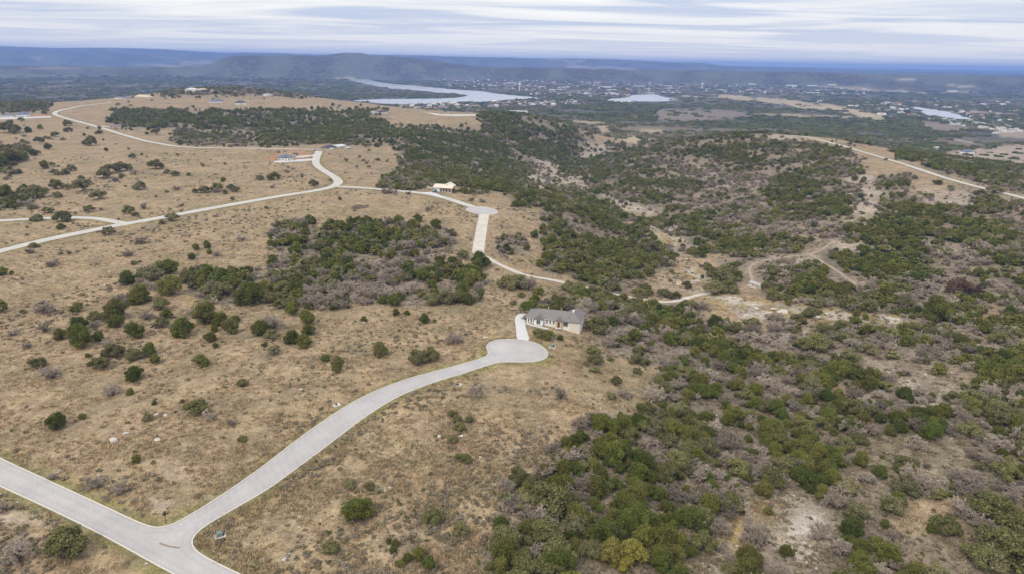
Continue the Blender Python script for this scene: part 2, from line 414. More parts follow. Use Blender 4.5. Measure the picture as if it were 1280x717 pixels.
TRACKS = {
 'gravel': ([(605.5, 268), (603, 280), (600.5, 295), (598.3, 309), (597.5, 316), (601, 320)], 7.6),
 'creek': ([(600, 318), (607, 322), (622, 329.5), (640, 338), (658, 345), (690, 350), (722, 356.5), (750, 363), (775, 368.5), (805, 374), (828, 377.3), (842, 376.8), (858, 372), (878, 367), (897, 363)], 4.6),
 'trail': ([(941, 350), (938, 343), (936, 336), (941, 330), (955, 325), (985, 320.5), (1010, 318.5), (1028, 312), (1040, 303)], 1.9),
 'trail2': ([(1012, 318), (1026, 326), (1042, 336), (1058, 347), (1070, 355)], 1.8),
 'farm': ([(125, 158), (134, 158.5), (152, 160)], 7.0)}
LINES = {k: (trace(p, 4.0), w) for k, (p, w) in ROADS.items()}
PATHS = {k: (trace(p, 3.0), w) for k, (p, w) in TRACKS.items()}
CUL2 = at1(602.5, 263.2)
CREEKS = [(trace(p, 4.0), w) for p, w in (
 ([(676, 202), (690, 209), (708, 219), (722, 228), (740, 237), (762, 250), (778, 262), (792, 271), (812, 282), (832, 294), (846, 308), (856, 326), (864, 345)], 5.5),
 ([(864, 345), (872, 360), (892, 370), (930, 379), (965, 386), (1000, 391), (1040, 395), (1085, 398), (1125, 402)], 15),
 ([(985, 622), (970, 636), (955, 652), (935, 668), (912, 682), (890, 700), (872, 722)], 4.5))]
def shade_side(P, d):
    Q = P.copy(); r = np.hypot(Q[:, 0], Q[:, 1])[:, None]; Q[:, :2] -= Q[:, :2] / r * d; return Q

# ------------------------------------------------------------------ materials
def mat(name, col=None, rough=0.85, spec=0.2):
    m = bpy.data.materials.new(name); m.use_nodes = True
    b = m.node_tree.nodes['Principled BSDF']
    b.inputs['Roughness'].default_value = rough; b.inputs['Specular IOR Level'].default_value = spec
    if col: b.inputs['Base Color'].default_value = (*col, 1)
    return m
class NT:
    def __init__(s, m): s.n, s.l = m.node_tree.nodes, m.node_tree.links; s.b = s.n['Principled BSDF']
    def new(s, t, ins=None, **kw):
        x = s.n.new(t)
        for k, v in kw.items(): setattr(x, k, v)
        for k, v in (ins or {}).items():
            if isinstance(v, bpy.types.NodeSocket): s.l.new(v, x.inputs[k])
            else: x.inputs[k].default_value = v
        return x
    def noise(s, scale, detail=3, vec=None, rough=.55):
        ins = {'Scale': scale, 'Detail': detail, 'Roughness': rough}
        if vec is not None: ins['Vector'] = vec
        return s.new('ShaderNodeTexNoise', ins).outputs[0]
    def mr(s, v, a, b, c, d): return s.new('ShaderNodeMapRange', {0: v, 1: a, 2: b, 3: c, 4: d}).outputs[0]
    def mix(s, f, a, b, blend='MIX'):
        x = s.n.new('ShaderNodeMix'); x.data_type = 'RGBA'; x.blend_type = blend
        for i, v in ((0, f), (6, a), (7, b)):
            if isinstance(v, bpy.types.NodeSocket): s.l.new(v, x.inputs[i])
            else: x.inputs[i].default_value = v if i == 0 else (*v, 1)
        return x.outputs[2]
    def scale(s, c, f):
        x = s.n.new('ShaderNodeVectorMath'); x.operation = 'SCALE'; s.l.new(c, x.inputs[0])
        if isinstance(f, bpy.types.NodeSocket): s.l.new(f, x.inputs['Scale'])
        else: x.inputs['Scale'].default_value = f
        return x.outputs[0]
    def base(s, c): s.l.new(c, s.b.inputs['Base Color'])
    def bump(s, h, strength, dist):
        x = s.new('ShaderNodeBump', {'Strength': strength, 'Distance': dist, 'Height': h}); s.l.new(x.outputs[0], s.b.inputs['Normal'])
    def pos(s): return s.n.new('ShaderNodeNewGeometry').outputs['Position']

m_ground = mat('dry_ground', rough=.95, spec=.05); g = NT(m_ground)
att = g.new('ShaderNodeAttribute', attribute_name='soil'); P3 = g.pos()
big, mid, fine = g.noise(.035, 4, P3), g.noise(.28, 4, P3, .62), g.noise(1.5, 3, P3, .65)
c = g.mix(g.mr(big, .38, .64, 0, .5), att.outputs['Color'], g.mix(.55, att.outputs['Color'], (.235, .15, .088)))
c = g.mix(g.mr(g.noise(.07, 5, P3, .62), .47, .66, 0, .8), c, g.mix(.62, c, (.165, .145, .098)))
c = g.mix(g.mr(g.noise(.022, 4, P3, .6), .48, .64, 0, .75), c, g.mix(.65, c, (.20, .165, .085)))
c = g.mix(g.mr(g.noise(.13, 5, P3, .65), .56, .70, 0, .5), c, g.mix(.6, c, (.42, .335, .225)))
c = g.scale(c, g.mr(mid, .28, .72, .58, 1.42))
c = g.scale(c, g.mr(fine, .25, .75, .5, 1.5))
vor = g.new('ShaderNodeTexVoronoi', {'Scale': .55, 'Vector': P3}); rocky = g.new('ShaderNodeSeparateColor', {0: g.new('ShaderNodeAttribute', attribute_name='rock').outputs['Color']}).outputs[0]
speck = g.new('ShaderNodeMath', {0: g.mr(vor.outputs['Distance'], .42, .25, 0, 1), 1: g.mr(g.noise(.16, 3, P3), .50, .64, 0, 1)}, operation='MULTIPLY').outputs[0]
speck = g.new('ShaderNodeMath', {0: speck, 1: rocky}, operation='MULTIPLY').outputs[0]
c = g.mix(speck, c, g.scale(g.mix(fine, (.55, .49, .42), (.36, .31, .26)), 1.0))
g.base(c); g.bump(fine, .7, .35)

m_road = mat('road_surface', rough=.9, spec=.15); g = NT(m_road); P3 = g.pos()
c = g.mix(g.mr(g.noise(.12, 4, P3), .35, .65, 0, 1), (.44, .405, .378), (.50, .462, .43))
c = g.mix(g.mr(g.noise(.035, 5, P3, .65), .45, .7, 0, .5), c, (.37, .335, .305))
c = g.scale(c, g.mr(g.new('ShaderNodeAttribute', attribute_name='wear').outputs['Fac'], 0, 1, 1.0, .86))
c = g.scale(c, g.mr(g.noise(2.2, 3, P3), .3, .7, .93, 1.07)); g.base(c)
m_road2 = mat('pale_road_surface', rough=.92, spec=.12); g = NT(m_road2); P3 = g.pos()
g.base(g.scale(g.mix(g.mr(g.noise(.1, 4, P3), .35, .65, 0, 1), (.49, .445, .38), (.555, .51, .445)), g.mr(g.noise(2, 3, P3), .3, .7, .92, 1.08)))
m_kerb = mat('kerb_concrete', rough=.9, spec=.15); g = NT(m_kerb)
g.base(g.mix(g.noise(.8, 3, g.pos()), (.55, .505, .42), (.66, .61, .52)))
m_gravel = mat('caliche_gravel', rough=.95, spec=.1); g = NT(m_gravel); P3 = g.pos()
g.base(g.scale(g.mix(g.mr(g.noise(.2, 4, P3), .35, .65, 0, 1), (.53, .47, .375), (.62, .555, .46)), g.mr(g.noise(1.5, 3, P3), .3, .7, .85, 1.12)))
m_dirt = mat('trail_dirt', rough=.95, spec=.05); g = NT(m_dirt); P3 = g.pos()
g.base(g.scale(g.mix(g.mr(g.noise(.3, 4, P3), .35, .65, 0, 1), (.34, .26, .18), (.42, .33, .235)), g.mr(g.noise(1.5, 3, P3), .3, .7, .8, 1.15)))
m_conc = mat('pale_concrete', rough=.85, spec=.2); g = NT(m_conc)
g.base(g.mix(g.noise(.5, 3, g.pos()), (.54, .515, .475), (.61, .585, .545)))
m_tyre = mat('tyre_mark', (.27, .22, .16), .95, .05)
m_water = mat('lake_water', (.46, .46, .44), .18, .5); g = NT(m_water)
g.bump(g.noise(.06, 3, g.pos()), .5, 2.0)

# ------------------------------------------------------------------ ground sheet
X, Y, Z = GX.ravel(), GY.ravel(), GZ.ravel()
R_ = np.hypot(X, Y)
PX, PY = project(X, Y, Z)
ok = np.isfinite(PX) & (PX > -60) & (PX < 1340) & (PY > 60) & (PY < 780)
px0, py0 = np.where(ok, PX, 640), np.where(ok, PY, 600)
jx = (fbm(X / 22, Y / 22, 1, 3) - .5) * 34; jy = (fbm(X / 22, Y / 22, 4, 3) - .5) * 34 * np.clip(260 / np.maximum(R_, 1), .12, 1.2)
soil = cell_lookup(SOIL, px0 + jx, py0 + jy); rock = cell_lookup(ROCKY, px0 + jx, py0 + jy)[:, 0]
soil[~ok] = KIND_SOIL['.']; rock[~ok] = 0.05
# the plain
pl = sstep(1500, 2600, R_) * sstep(-45, -66, Z); pl = np.maximum(pl, sstep(2700, 3300, R_))
wn_ = fbm(X / 420, Y / 420, 2, 5); w2 = fbm(X / 1500, Y / 1500, 6, 4)
wood = np.array((.040, .052, .042)); brush = np.array((.088, .078, .068)); field = np.array((.40, .31, .19))
plain = wood + (brush - wood) * sstep(.42, .62, wn_)[:, None]
fl = sstep(.66, .74, fbm(X / 330, Y / 330, 5, 4)) * sstep(.42, .6, w2)
plain = plain + (wood * 1.15 - plain) * (.8 * sstep(5500, 10000, R_))[:, None]
plain = plain + (wood - plain) * (.93 * sstep(PLAIN + 8, PLAIN + 40, Z) * sstep(3000, 5000, R_))[:, None]
fl = fl * sstep(PLAIN + 30, PLAIN + 8, Z) * sstep(12000, 7000, R_) + .4 * sstep(.70, .74, fbm(X / 900, Y / 900, 5, 4)) * sstep(9000, 13000, R_)
plain = plain + (field - plain) * (fl * .8)[:, None]
far_ = sstep(4000, 6500, R_); tx_ = fbm(X / 210, Y / 210, 1, 4)
plain = plain * (1 + far_ * (-.55 + 1.5 * sstep(.35, .68, tx_)))[:, None]
plain = plain + (brush * 1.25 - plain) * (far_ * .55 * sstep(.56, .68, fbm(X / 600, Y / 600, 7, 4)) * sstep(PLAIN + 60, PLAIN + 15, Z))[:, None]
soil = soil * (1 - pl)[:, None] + plain * pl[:, None]; rock = rock * (1 - pl)
TANF = (.50, .39, .235); PINK = (.25, .195, .15)
PATCH = [  # colour, strength, feather px, nearest, farthest, polygon
 (TANF, .95, 1.2, 2400, 9e4, [(886, 118.6), (916, 118.6), (950, 122), (980, 125), (1029, 129), (1060, 134.6), (1100, 144), (1100, 150), (1076, 147), (1048, 140), (1003, 137), (973, 131), (939, 127), (907, 124), (888, 121)]),
 ((.40, .38, .17), .8, 1, 2000, 9e4, [(1080, 144.5), (1102, 146), (1114, 151), (1096, 152), (1078, 148)]),
 (TANF, .75, 1.2, 1700, 9e4, [(935, 142), (1000, 143), (1060, 145), (1068, 148), (1010, 147), (945, 145)]), (PINK, .8, 3, 1700, 9e4, [(820, 137), (860, 135), (935, 139), (940, 147), (880, 152), (818, 151)]),
 (TANF, .9, 1, 1600, 9e4, [(712, 150.5), (745, 152), (770, 156), (745, 155), (714, 153)]), (TANF, .9, 1.5, 1500, 9e4, [(744, 159), (757, 157), (764, 164), (752, 167)]), (TANF, .95, 1.5, 1400, 9e4, [(778, 173), (792, 171), (804, 176), (800, 181), (780, 178)]),
 (TANF, .7, 1.5, 1400, 9e4, [(800, 161), (830, 163), (828, 167), (802, 166)]), (PINK, .9, 2, 1600, 9e4, [(1150, 150), (1205, 157), (1215, 164), (1165, 164), (1150, 156)]), ((.42, .33, .235), .9, 2, 1300, 9e4, [(1160, 193), (1200, 188), (1290, 180), (1290, 215), (1230, 212), (1175, 198)]),
 ((.42, .33, .235), .8, 2, 1300, 9e4, [(1240, 160), (1290, 163), (1290, 176), (1250, 172)]),
 ((.55, .48, .40), .8, .5, 6000, 9e4, [(1120, 100), (1140, 98.3), (1148, 98.8), (1132, 101)]), ((.55, .44, .33), .8, .5, 4000, 9e4, [(1180, 107), (1196, 106), (1222, 108.5), (1200, 109.2)]), ((.50, .40, .28), .7, .6, 3000, 9e4, [(1100, 113), (1130, 113.5), (1170, 117), (1150, 118), (1110, 115.5)]), ((.48, .36, .25), .7, 1, 3000, 9e4, [(1010, 105), (1085, 110), (1105, 115), (1060, 113)]),
 ((.50, .40, .33), .6, .7, 7000, 9e4, [(160, 82), (200, 80.5), (255, 82.5), (210, 84.5)]), ((.45, .35, .29), .6, .7, 6000, 9e4, [(20, 85), (60, 84), (110, 86), (60, 87)]), ((.45, .36, .30), .5, .8, 7000, 9e4, [(690, 82), (780, 84), (800, 88), (720, 86)]),
 ((.43, .31, .115), .75, 6, 300, 900, [(648, 226), (668, 238), (688, 246), (700, 258), (690, 266), (660, 254), (640, 240)]), ((.43, .30, .11), .8, 4, 200, 500, [(222, 372), (240, 370), (262, 376), (255, 384), (228, 382)]),
 ((.50, .25, .13), .9, 2, 500, 1500, [(329, 194), (350, 191), (352, 201), (334, 201)]), ((.50, .27, .15), .8, 2, 500, 1500, [(366, 187), (396, 187), (396, 196), (368, 198)]), ((.56, .28, .14), .9, 1, 900, 2600, [(38, 144), (64, 143.4), (64, 146.5), (38, 148)]), ((.45, .26, .14), .7, 3, 400, 900, [(566, 234), (598, 236), (598, 243), (572, 243)]),
 ((.45, .25, .14), .7, 1.5, 400, 900, [(528, 238), (541, 235), (543, 240), (530, 241)]),
 ((.66, .50, .38), .95, 3, 100, 260, [(186, 622), (204, 623), (219, 627), (214, 632), (205, 634), (206, 641), (182, 642), (188, 632)]), ((.64, .50, .38), .95, 3, 100, 260, [(-10, 636), (30, 640), (46, 644), (62, 660), (28, 656), (-10, 650)]), ((.50, .38, .27), .6, 5, 100, 300, [(200, 585), (225, 578), (238, 596), (210, 604)]),
 ((.56, .42, .28), .8, 2, 200, 400, [(634, 395), (645, 388), (664, 388), (664, 391), (646, 392), (641, 402), (638, 412)]), ((.43, .33, .2), .8, 6, 200, 420, [(600, 346), (640, 350), (636, 372), (616, 372)]), ((.20, .20, .065), .5, 5, 200, 420, [(604, 346), (618, 348), (622, 362), (606, 362)]),
 ((.52, .42, .30), .85, 8, 300, 700, [(830, 341), (910, 346), (905, 366), (850, 362), (832, 352)]), ((.40, .27, .17), .7, 6, 300, 700, [(915, 360), (985, 364), (1000, 378), (930, 376)]),
 ((.70, .63, .54), .9, 4, 300, 700, [(915, 384), (960, 386), (980, 394), (950, 402), (925, 396)]), ((.70, .63, .54), .9, 4, 300, 700, [(1010, 388), (1036, 391), (1034, 399), (1008, 396)]), ((.62, .53, .43), .8, 8, 200, 600, [(940, 396), (1010, 400), (1000, 412), (950, 408)]),
 ((.42, .31, .09), .85, 5, 300, 700, [(870, 370), (900, 376), (960, 380), (1050, 388), (1110, 394), (1100, 400), (1020, 394), (950, 386), (890, 380)]),
 ((.42, .31, .10), .8, 5, 300, 900, [(826, 290), (846, 294), (850, 306), (836, 310), (828, 302)]), ((.66, .60, .52), .8, 4, 300, 900, [(776, 226), (792, 228), (796, 240), (780, 240)]), ((.52, .38, .27), .8, 5, 300, 900, [(752, 254), (784, 262), (822, 282), (812, 290), (770, 272)]),
 ((.66, .58, .49), .85, 9, 150, 420, [(1076, 476), (1120, 478), (1150, 492), (1190, 500), (1230, 506), (1220, 522), (1180, 516), (1120, 500)]), ((.70, .63, .55), .9, 9, 120, 300, [(985, 640), (1010, 626), (1040, 636), (1040, 662), (1000, 672), (968, 668), (980, 654)]), ((.52, .34, .13), .8, 6, 120, 320, [(955, 633), (970, 632), (962, 652), (930, 672), (900, 690), (915, 668)]),
 ((.52, .40, .29), .8, 8, 300, 800, [(1060, 262), (1100, 250), (1110, 262), (1080, 285), (1060, 300), (1052, 285)]), ((.60, .52, .43), .8, 8, 300, 800, [(1060, 290), (1085, 290), (1085, 302), (1056, 304)]), ((.50, .39, .29), .8, 6, 400, 900, [(1145, 250), (1175, 232), (1185, 236), (1155, 256)]),
 ((.24, .125, .06), .5, 10, 200, 400, [(690, 445), (730, 440), (740, 460), (700, 470)])]
for col_, st, fe, rn, rf, poly in PATCH:
    q = np.array(poly, float)
    m = np.where(ok & (R_ > rn) & (R_ < rf) & (px0 > q[:, 0].min() - 3 * fe) & (px0 < q[:, 0].max() + 3 * fe) & (py0 > q[:, 1].min() - 3 * fe) & (py0 < q[:, 1].max() + 3 * fe))[0]
    if not len(m): continue
    n1 = (fbm(X[m] / (R_[m] * .012), Y[m] / (R_[m] * .012), 3, 3) - .5) * fe * 5; n2 = (fbm(X[m] / (R_[m] * .012), Y[m] / (R_[m] * .012), 7, 3) - .5) * fe * 4
    a = 0
    for dx, dy in ((0, 0), (fe, 0), (-fe, 0), (0, fe), (0, -fe)):
        a = a + inside(poly, px0[m] + n1 + dx, py0[m] + n2 + dy) / 5
    soil[m] = soil[m] * (1 - a * st)[:, None] + np.array(col_) * (.84 if rf < 9e4 else 1.0) * (a * st)[:, None]
for P, w in CREEKS:
    m = np.where(R_ < 1500)[0]; d = seg_dist(P, X[m], Y[m], 40) + (fbm(X[m] / 9, Y[m] / 9, 5, 3) - .5) * w * 1.3
    a = sstep(w, w * .4, d) * (.5 if w < 6 else .85); q = sstep(.40, .60, fbm(X[m] / 7, Y[m] / 7, 2, 4))[:, None]
    bed = np.array((.30, .205, .075)) * (1 - q) + np.array((.56, .49, .40)) * q
    soil[m] = soil[m] * (1 - a)[:, None] + bed * a[:, None]; rock[m] = np.maximum(rock[m], a)
# mown and watered verges along the roads
near_m = np.where((R_ < 2300) & (np.abs(GA.ravel()) < .85))[0]
vd = np.full(len(near_m), 1e9)
for Pl in [kA, kB] + [offset(P, s * w / 2) for P, w in LINES.values() for s in (1, -1)]:
    vd = np.minimum(vd, seg_dist(Pl, X[near_m], Y[near_m], 12))
va = sstep(4.8, 1.4, vd + (vnoise(X[near_m] / 5, Y[near_m] / 5, 2) - .5) * 2.6) * .85
soil[near_m] = soil[near_m] * (1 - va)[:, None] + np.array((.205, .182, .062)) * va[:, None]
vb = sstep(7.5, 4.5, vd) * sstep(2.5, 4, vd) * .3
soil[near_m] = soil[near_m] * (1 - vb)[:, None] + np.array((.34, .24, .10)) * vb[:, None]
# faint sunk roadbed so that the road sheets lie clear of the grass
GZf = Z.copy()
ni, nj = GX.shape
quad = np.stack([np.add.outer(np.arange(ni - 1) * nj, np.arange(nj - 1)), np.add.outer(np.arange(ni - 1) * nj, np.arange(1, nj)), np.add.outer(np.arange(1, ni) * nj, np.arange(1, nj)), np.add.outer(np.arange(1, ni) * nj, np.arange(nj - 1))], -1).reshape(-1, 4)[:, ::-1]
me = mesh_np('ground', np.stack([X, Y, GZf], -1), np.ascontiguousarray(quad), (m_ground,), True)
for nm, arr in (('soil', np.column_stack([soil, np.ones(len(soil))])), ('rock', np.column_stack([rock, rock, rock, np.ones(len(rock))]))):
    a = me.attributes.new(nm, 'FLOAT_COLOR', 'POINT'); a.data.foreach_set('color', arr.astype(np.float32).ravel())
tag(link('ground', me), kind='structure')

# ------------------------------------------------------------------ road sheets and kerbs
LIFT = 0.10
def put_sheet(name, poly, spacing, lift, m):
    V, F = sheet(poly, spacing, lift); o = link(name, mesh_np(name, V, F, (m,), True)); return tag(o, kind='structure')
def put_strip(name, P, w, lift, m):
    V, F = strip(P, w, lift); o = link(name, mesh_np(name, V, F, (m,), True)); return tag(o, kind='structure')
def kerb(P, parent, w=.34, h=.12, side=1):
    P = np.asarray(P); A, B = P[:, :2], offset(P, side * w); n = len(P)
    zb = ground(A[:, 0], A[:, 1])
    V = np.concatenate([np.column_stack([A, zb - .2]), np.column_stack([A, zb + LIFT + h]), np.column_stack([B, zb + LIFT + h]), np.column_stack([B, zb - .2])])
    a = np.arange(n - 1); F = np.concatenate([np.stack([a + k * n, a + 1 + k * n, a + 1 + (k + 1) * n, a + (k + 1) * n], -1) for k in range(3)])
    return link('kerb', mesh_np('kerb', V, F, (m_kerb,)), parent)
near_road = put_sheet('road', np.concatenate([kA[:, :2], kB[::-1, :2]]), 1.1, LIFT, m_road)
co = np.empty(len(near_road.data.vertices) * 3, np.float32); near_road.data.vertices.foreach_get('co', co); co = co.reshape(-1, 3)
ed_ = np.minimum(seg_dist(kA, co[:, 0], co[:, 1], 8), seg_dist(kB, co[:, 0], co[:, 1], 8))
wear = .8 * np.exp(-((ed_ - 1.9) / .55) ** 2) + .35 * np.exp(-((ed_ - 3.6) / .4) ** 2) + 1.1 * np.exp(-(ed_ / .55) ** 2)
at_ = near_road.data.attributes.new('wear', 'FLOAT', 'POINT'); at_.data.foreach_set('value', wear.astype(np.float32))
kerb(kA, near_road); kerb(kB, near_road, side=-1)
for k, (P, w) in LINES.items():
    o = put_strip('road', P, w, LIFT + {'loop': 0, 'spur': .004, 'east': .008, 'top': .012}.get(k, 0), m_road2 if k != 'east' else m_road2)
t_ = np.linspace(0, 2 * math.pi, 64, endpoint=False)
cul_r = 12.6 + .0 * t_
cul = np.column_stack([CUL2[0] + cul_r * np.cos(t_), CUL2[1] + cul_r * np.sin(t_)])
o = put_sheet('cul_de_sac', cul, 4.0, LIFT + .016, m_road)
kerb(np.vstack([cul, cul[:1]]), o, side=1)
put_strip('gravel_drive', *PATHS['gravel'], LIFT + .02, m_gravel)
put_strip('gravel_track', PATHS['creek'][0], 4.4 + .9 * np.sin(np.arange(len(PATHS['creek'][0])) * .7), LIFT, m_gravel)
for k in ('trail', 'trail2', 'farm'):
    P, w = PATHS[k]; put_strip('dirt_track', P, w * (1 + .25 * np.sin(np.arange(len(P)) * 1.1)), .05, m_dirt if k != 'farm' else m_gravel)
DRIVE = [(643.7, 397), (647, 393.2), (650.5, 391.8), (659.8, 392.5), (658, 396), (656.4, 402), (656.9, 408.5), (660, 418), (662.3, 425.8), (654, 425.4), (646, 424.4), (645.4, 417), (644.7, 409.5), (643.6, 402)]
DRIVE_W = chaikin(at(*zip(*DRIVE)), 1, True)
put_sheet('driveway', DRIVE_W, 2.0, LIFT + .14, m_conc)
put_sheet('garden_path', at(*zip(*[(656.8, 402.4), (665, 405), (675, 407.5), (686, 410), (686, 412), (675, 409.6), (664, 407), (656.9, 404.6)])), 1.5, LIFT + .03, m_conc)
put_sheet('driveway', at(*zip(*[(343, 201.5), (352, 201), (375, 199.5), (394, 198.5), (394, 200.3), (376, 202), (350, 203.5), (343, 203.3)])), 3.0, LIFT + .03, m_conc)
put_sheet('driveway', at(*zip(*[(370, 195.8), (380, 194.8), (395, 193.4), (395, 195), (380, 196.6), (371, 197.4)])), 3.0, LIFT + .03, m_conc)
put_sheet('driveway', at(*zip(*[(527, 240.6), (541, 240.4), (549, 243.6), (556, 248.6), (551, 247.6), (545, 245), (538, 243), (530, 242.2)])), 3.0, LIFT + .034, m_conc)
put_sheet('driveway', at(*zip(*[(0, 147.6), (20, 147), (64, 145.6), (64, 147), (38, 148), (0, 149.6)])), 5.0, LIFT + .03, m_conc)
put_sheet('driveway', at(*zip(*[(530, 140.4), (552, 143.3), (596, 143.6), (597, 145), (566, 145.3), (545, 144.2)])), 6.0, LIFT + .03, m_conc)
a0, a1 = at1(199.3, 678.6), at1(225.4, 684.6)
tyre = put_strip('tyre_mark', resample(np.array([a0, (a0 + a1) / 2 + [0, -.3, 0], a1]), .6), .55, LIFT + .004, m_tyre)

# ------------------------------------------------------------------ water
WATER = [[(424, 96.6), (432, 95.6), (466, 95), (462, 97.4), (461, 100), (470, 102.3), (490, 105), (520, 108), (548, 110.4), (580, 113), (604, 115), (630, 118), (664, 121.6), (666, 124.2), (640, 124.8), (622, 126.6), (604, 128.4), (588, 127.2), (572, 126.6), (552, 128.6), (530, 130.4), (505, 131), (487, 131.3), (464, 128.8), (440, 125.8), (460, 124.6), (500, 123.4), (550, 123.2), (578, 121.8), (584, 120), (578, 118.4), (550, 116.4), (520, 114), (500, 111.6), (470, 108.6), (452, 104.6), (436, 100.5)],
 [(752, 125.6), (770, 124), (782, 122.6), (794, 118.8), (806, 118), (820, 118.8), (834, 122.6), (846, 124.4), (826, 127.8), (800, 127), (776, 128.4), (762, 127)],
 [(1140, 133.4), (1152, 134.4), (1170, 137), (1188, 141), (1204, 145.5), (1218, 148.5), (1210, 150.8), (1190, 149.6), (1172, 146.8), (1156, 142.4), (1145, 138.6)]]
for w_ in WATER:
    q = chaikin(np.array(w_, float), 2, True)
    XY = resample(np.array([on_level(u, v, PLAIN + 4.2) for u, v in np.vstack([q, q[:1]])]), 35.0)[:-1]
    XY = XY + np.stack([vnoise(XY[:, 0] / 90, XY[:, 1] / 90, 2) - .5, vnoise(XY[:, 0] / 90, XY[:, 1] / 90, 5) - .5], -1) * 40 + np.stack([vnoise(XY[:, 0] / 300, XY[:, 1] / 300, 3) - .5, vnoise(XY[:, 0] / 300, XY[:, 1] / 300, 6) - .5], -1) * 60
    V, F = np.column_stack([XY, np.full(len(XY), PLAIN + 4.2)]), [tuple(range(len(XY)))]
    b = bmesh.new(); f = b.faces.new([b.verts.new(p) for p in V]); f.normal_update()
    if f.normal.z < 0: f.normal_flip()
    bmesh.ops.triangulate(b, faces=[f]); me = bpy.data.meshes.new('lake'); b.to_mesh(me); b.free(); me.materials.append(m_water)
    tag(link('lake', me), kind='structure')
# ------------------------------------------------------------------ plants
def leaf_mat(name, c0, c1, c2, trans=.22):
    m = mat(name, rough=.75, spec=.15); g = NT(m)
    oi = g.n.new('ShaderNodeObjectInfo'); geo = g.n.new('ShaderNodeNewGeometry')
    isl = geo.outputs['Random Per Island']
    r_ = oi.outputs['Random']; c = g.mix(g.mr(r_, 0, .5, 0, 1), c0, c1); c = g.mix(g.mr(r_, .5, 1, 0, 1), c, c2)
    w_ = g.new('ShaderNodeTexWhiteNoise', {'W': r_}, noise_dimensions='1D').outputs[0]; c = g.scale(c, g.mr(w_, 0, 1, .72, 1.28))
    c = g.scale(c, g.mr(isl, 0, 1, .62, 1.42)); g.base(c)
    tr = g.new('ShaderNodeBsdfTranslucent', {0: c}); ms = g.new('ShaderNodeMixShader', {0: trans, 1: g.b.outputs[0], 2: tr.outputs[0]})
    g.l.new(ms.outputs[0], g.n['Material Output'].inputs['Surface'])
    return m
m_jun = leaf_mat('juniper_foliage', (.102, .128, .025), (.155, .16, .031), (.188, .168, .046))
m_oak = leaf_mat('oak_foliage', (.21, .192, .085), (.185, .175, .06), (.245, .22, .11))
m_yel = leaf_mat('yellow_oak_foliage', (.30, .26, .05), (.34, .29, .06), (.27, .24, .06))
m_lime = leaf_mat('pale_oak_foliage', (.175, .170, .052), (.195, .185, .06), (.16, .155, .06))
m_brn = leaf_mat('brown_foliage', (.19, .12, .075), (.21, .13, .085), (.17, .11, .08))
m_twig = leaf_mat('bare_twigs', (.365, .300, .228), (.43, .36, .285), (.30, .245, .185), .12)
m_bark = mat('bark', rough=.9, spec=.1); g = NT(m_bark); g.base(g.mix(g.noise(3, 3), (.16, .13, .105), (.25, .215, .185)))
m_tuft = leaf_mat('dry_grass', (.40, .30, .175), (.34, .245, .135), (.45, .35, .22), .25)
m_scrub = leaf_mat('low_scrub', (.30, .24, .17), (.25, .215, .115), (.32, .265, .205), .2)
m_green = leaf_mat('low_evergreen', (.115, .135, .035), (.14, .15, .04), (.10, .12, .05))

def foliage(rng, lobes, n, size, aspect=1.0, jitter=1.25):
    """many small leaf-sprays lying on the surface and through the depth of overlapping lobes (x, y, z, r, zr)"""
    L = np.array(lobes); w = L[:, 3] ** 2; k = rng.choice(len(L), n, p=w / w.sum())
    d = rng.normal(size=(n, 3)); d[:, 2] += .35; d /= np.linalg.norm(d, axis=1)[:, None]
    rad = 1 - np.abs(rng.normal(0, .2, n)); rad = np.where(rng.random(n) < .25, rad + rng.uniform(.05, .42, n), rad)
    p = L[k, :3] + d * np.stack([L[k, 3], L[k, 3], L[k, 4]], -1) * rad[:, None]
    # keep only what is not deep inside another lobe
    deep = np.zeros(n, bool)
    for q in L:
        deep |= (((p - q[:3]) / np.array([q[3], q[3], q[4]])) ** 2).sum(1) < .45
    keep = ~deep | (rng.random(n) < .12); p, d = p[keep], d[keep]; n = len(p)
    nrm = d + rng.normal(0, jitter, (n, 3)) * .6; nrm /= np.linalg.norm(nrm, axis=1)[:, None]
    a = np.cross(nrm, rng.normal(size=(n, 3))); a /= np.linalg.norm(a, axis=1)[:, None]; b = np.cross(nrm, a)
    s = size * rng.uniform(.6, 1.4, n)[:, None]; t = s * aspect * rng.uniform(.6, 1.1, n)[:, None]
    V = np.stack([p - a * s * .5 - b * t * .35, p + a * s * .5 - b * t * .5, p + a * s * .35 + b * t * .5, p - a * s * .5 + b * t * .4], 1).reshape(-1, 3)
    return V, np.arange(n * 4).reshape(-1, 4)
def cores(lobes, f=.56):
    """small lumpy ball added inside each lobe to block light and view"""
    V, F = [], []
    for (x, y, z, r, zr) in lobes:
        n0 = len(V); k = 7
        V.append((x, y, z - zr * f))
        for ring in (-.5, .25, .8):
            c = math.sqrt(1 - ring * ring)
            for j in range(k):
                t = 2 * math.pi * (j + ring) / k
                V.append((x + r * f * c * math.cos(t), y + r * f * c * math.sin(t), z + zr * f * ring))
        V.append((x, y, z + zr * f))
        for j in range(k):
            j2 = (j + 1) % k
            F.append((n0, n0 + 1 + j2, n0 + 1 + j, n0 + 1 + j))
            for q in range(2): F.append((n0 + 1 + q * k + j, n0 + 1 + q * k + j2, n0 + 1 + (q + 1) * k + j2, n0 + 1 + (q + 1) * k + j))
            F.append((n0 + 1 + 2 * k + j, n0 + 1 + 2 * k + j2, n0 + 1 + 3 * k, n0 + 1 + 3 * k))
    return np.array(V), F
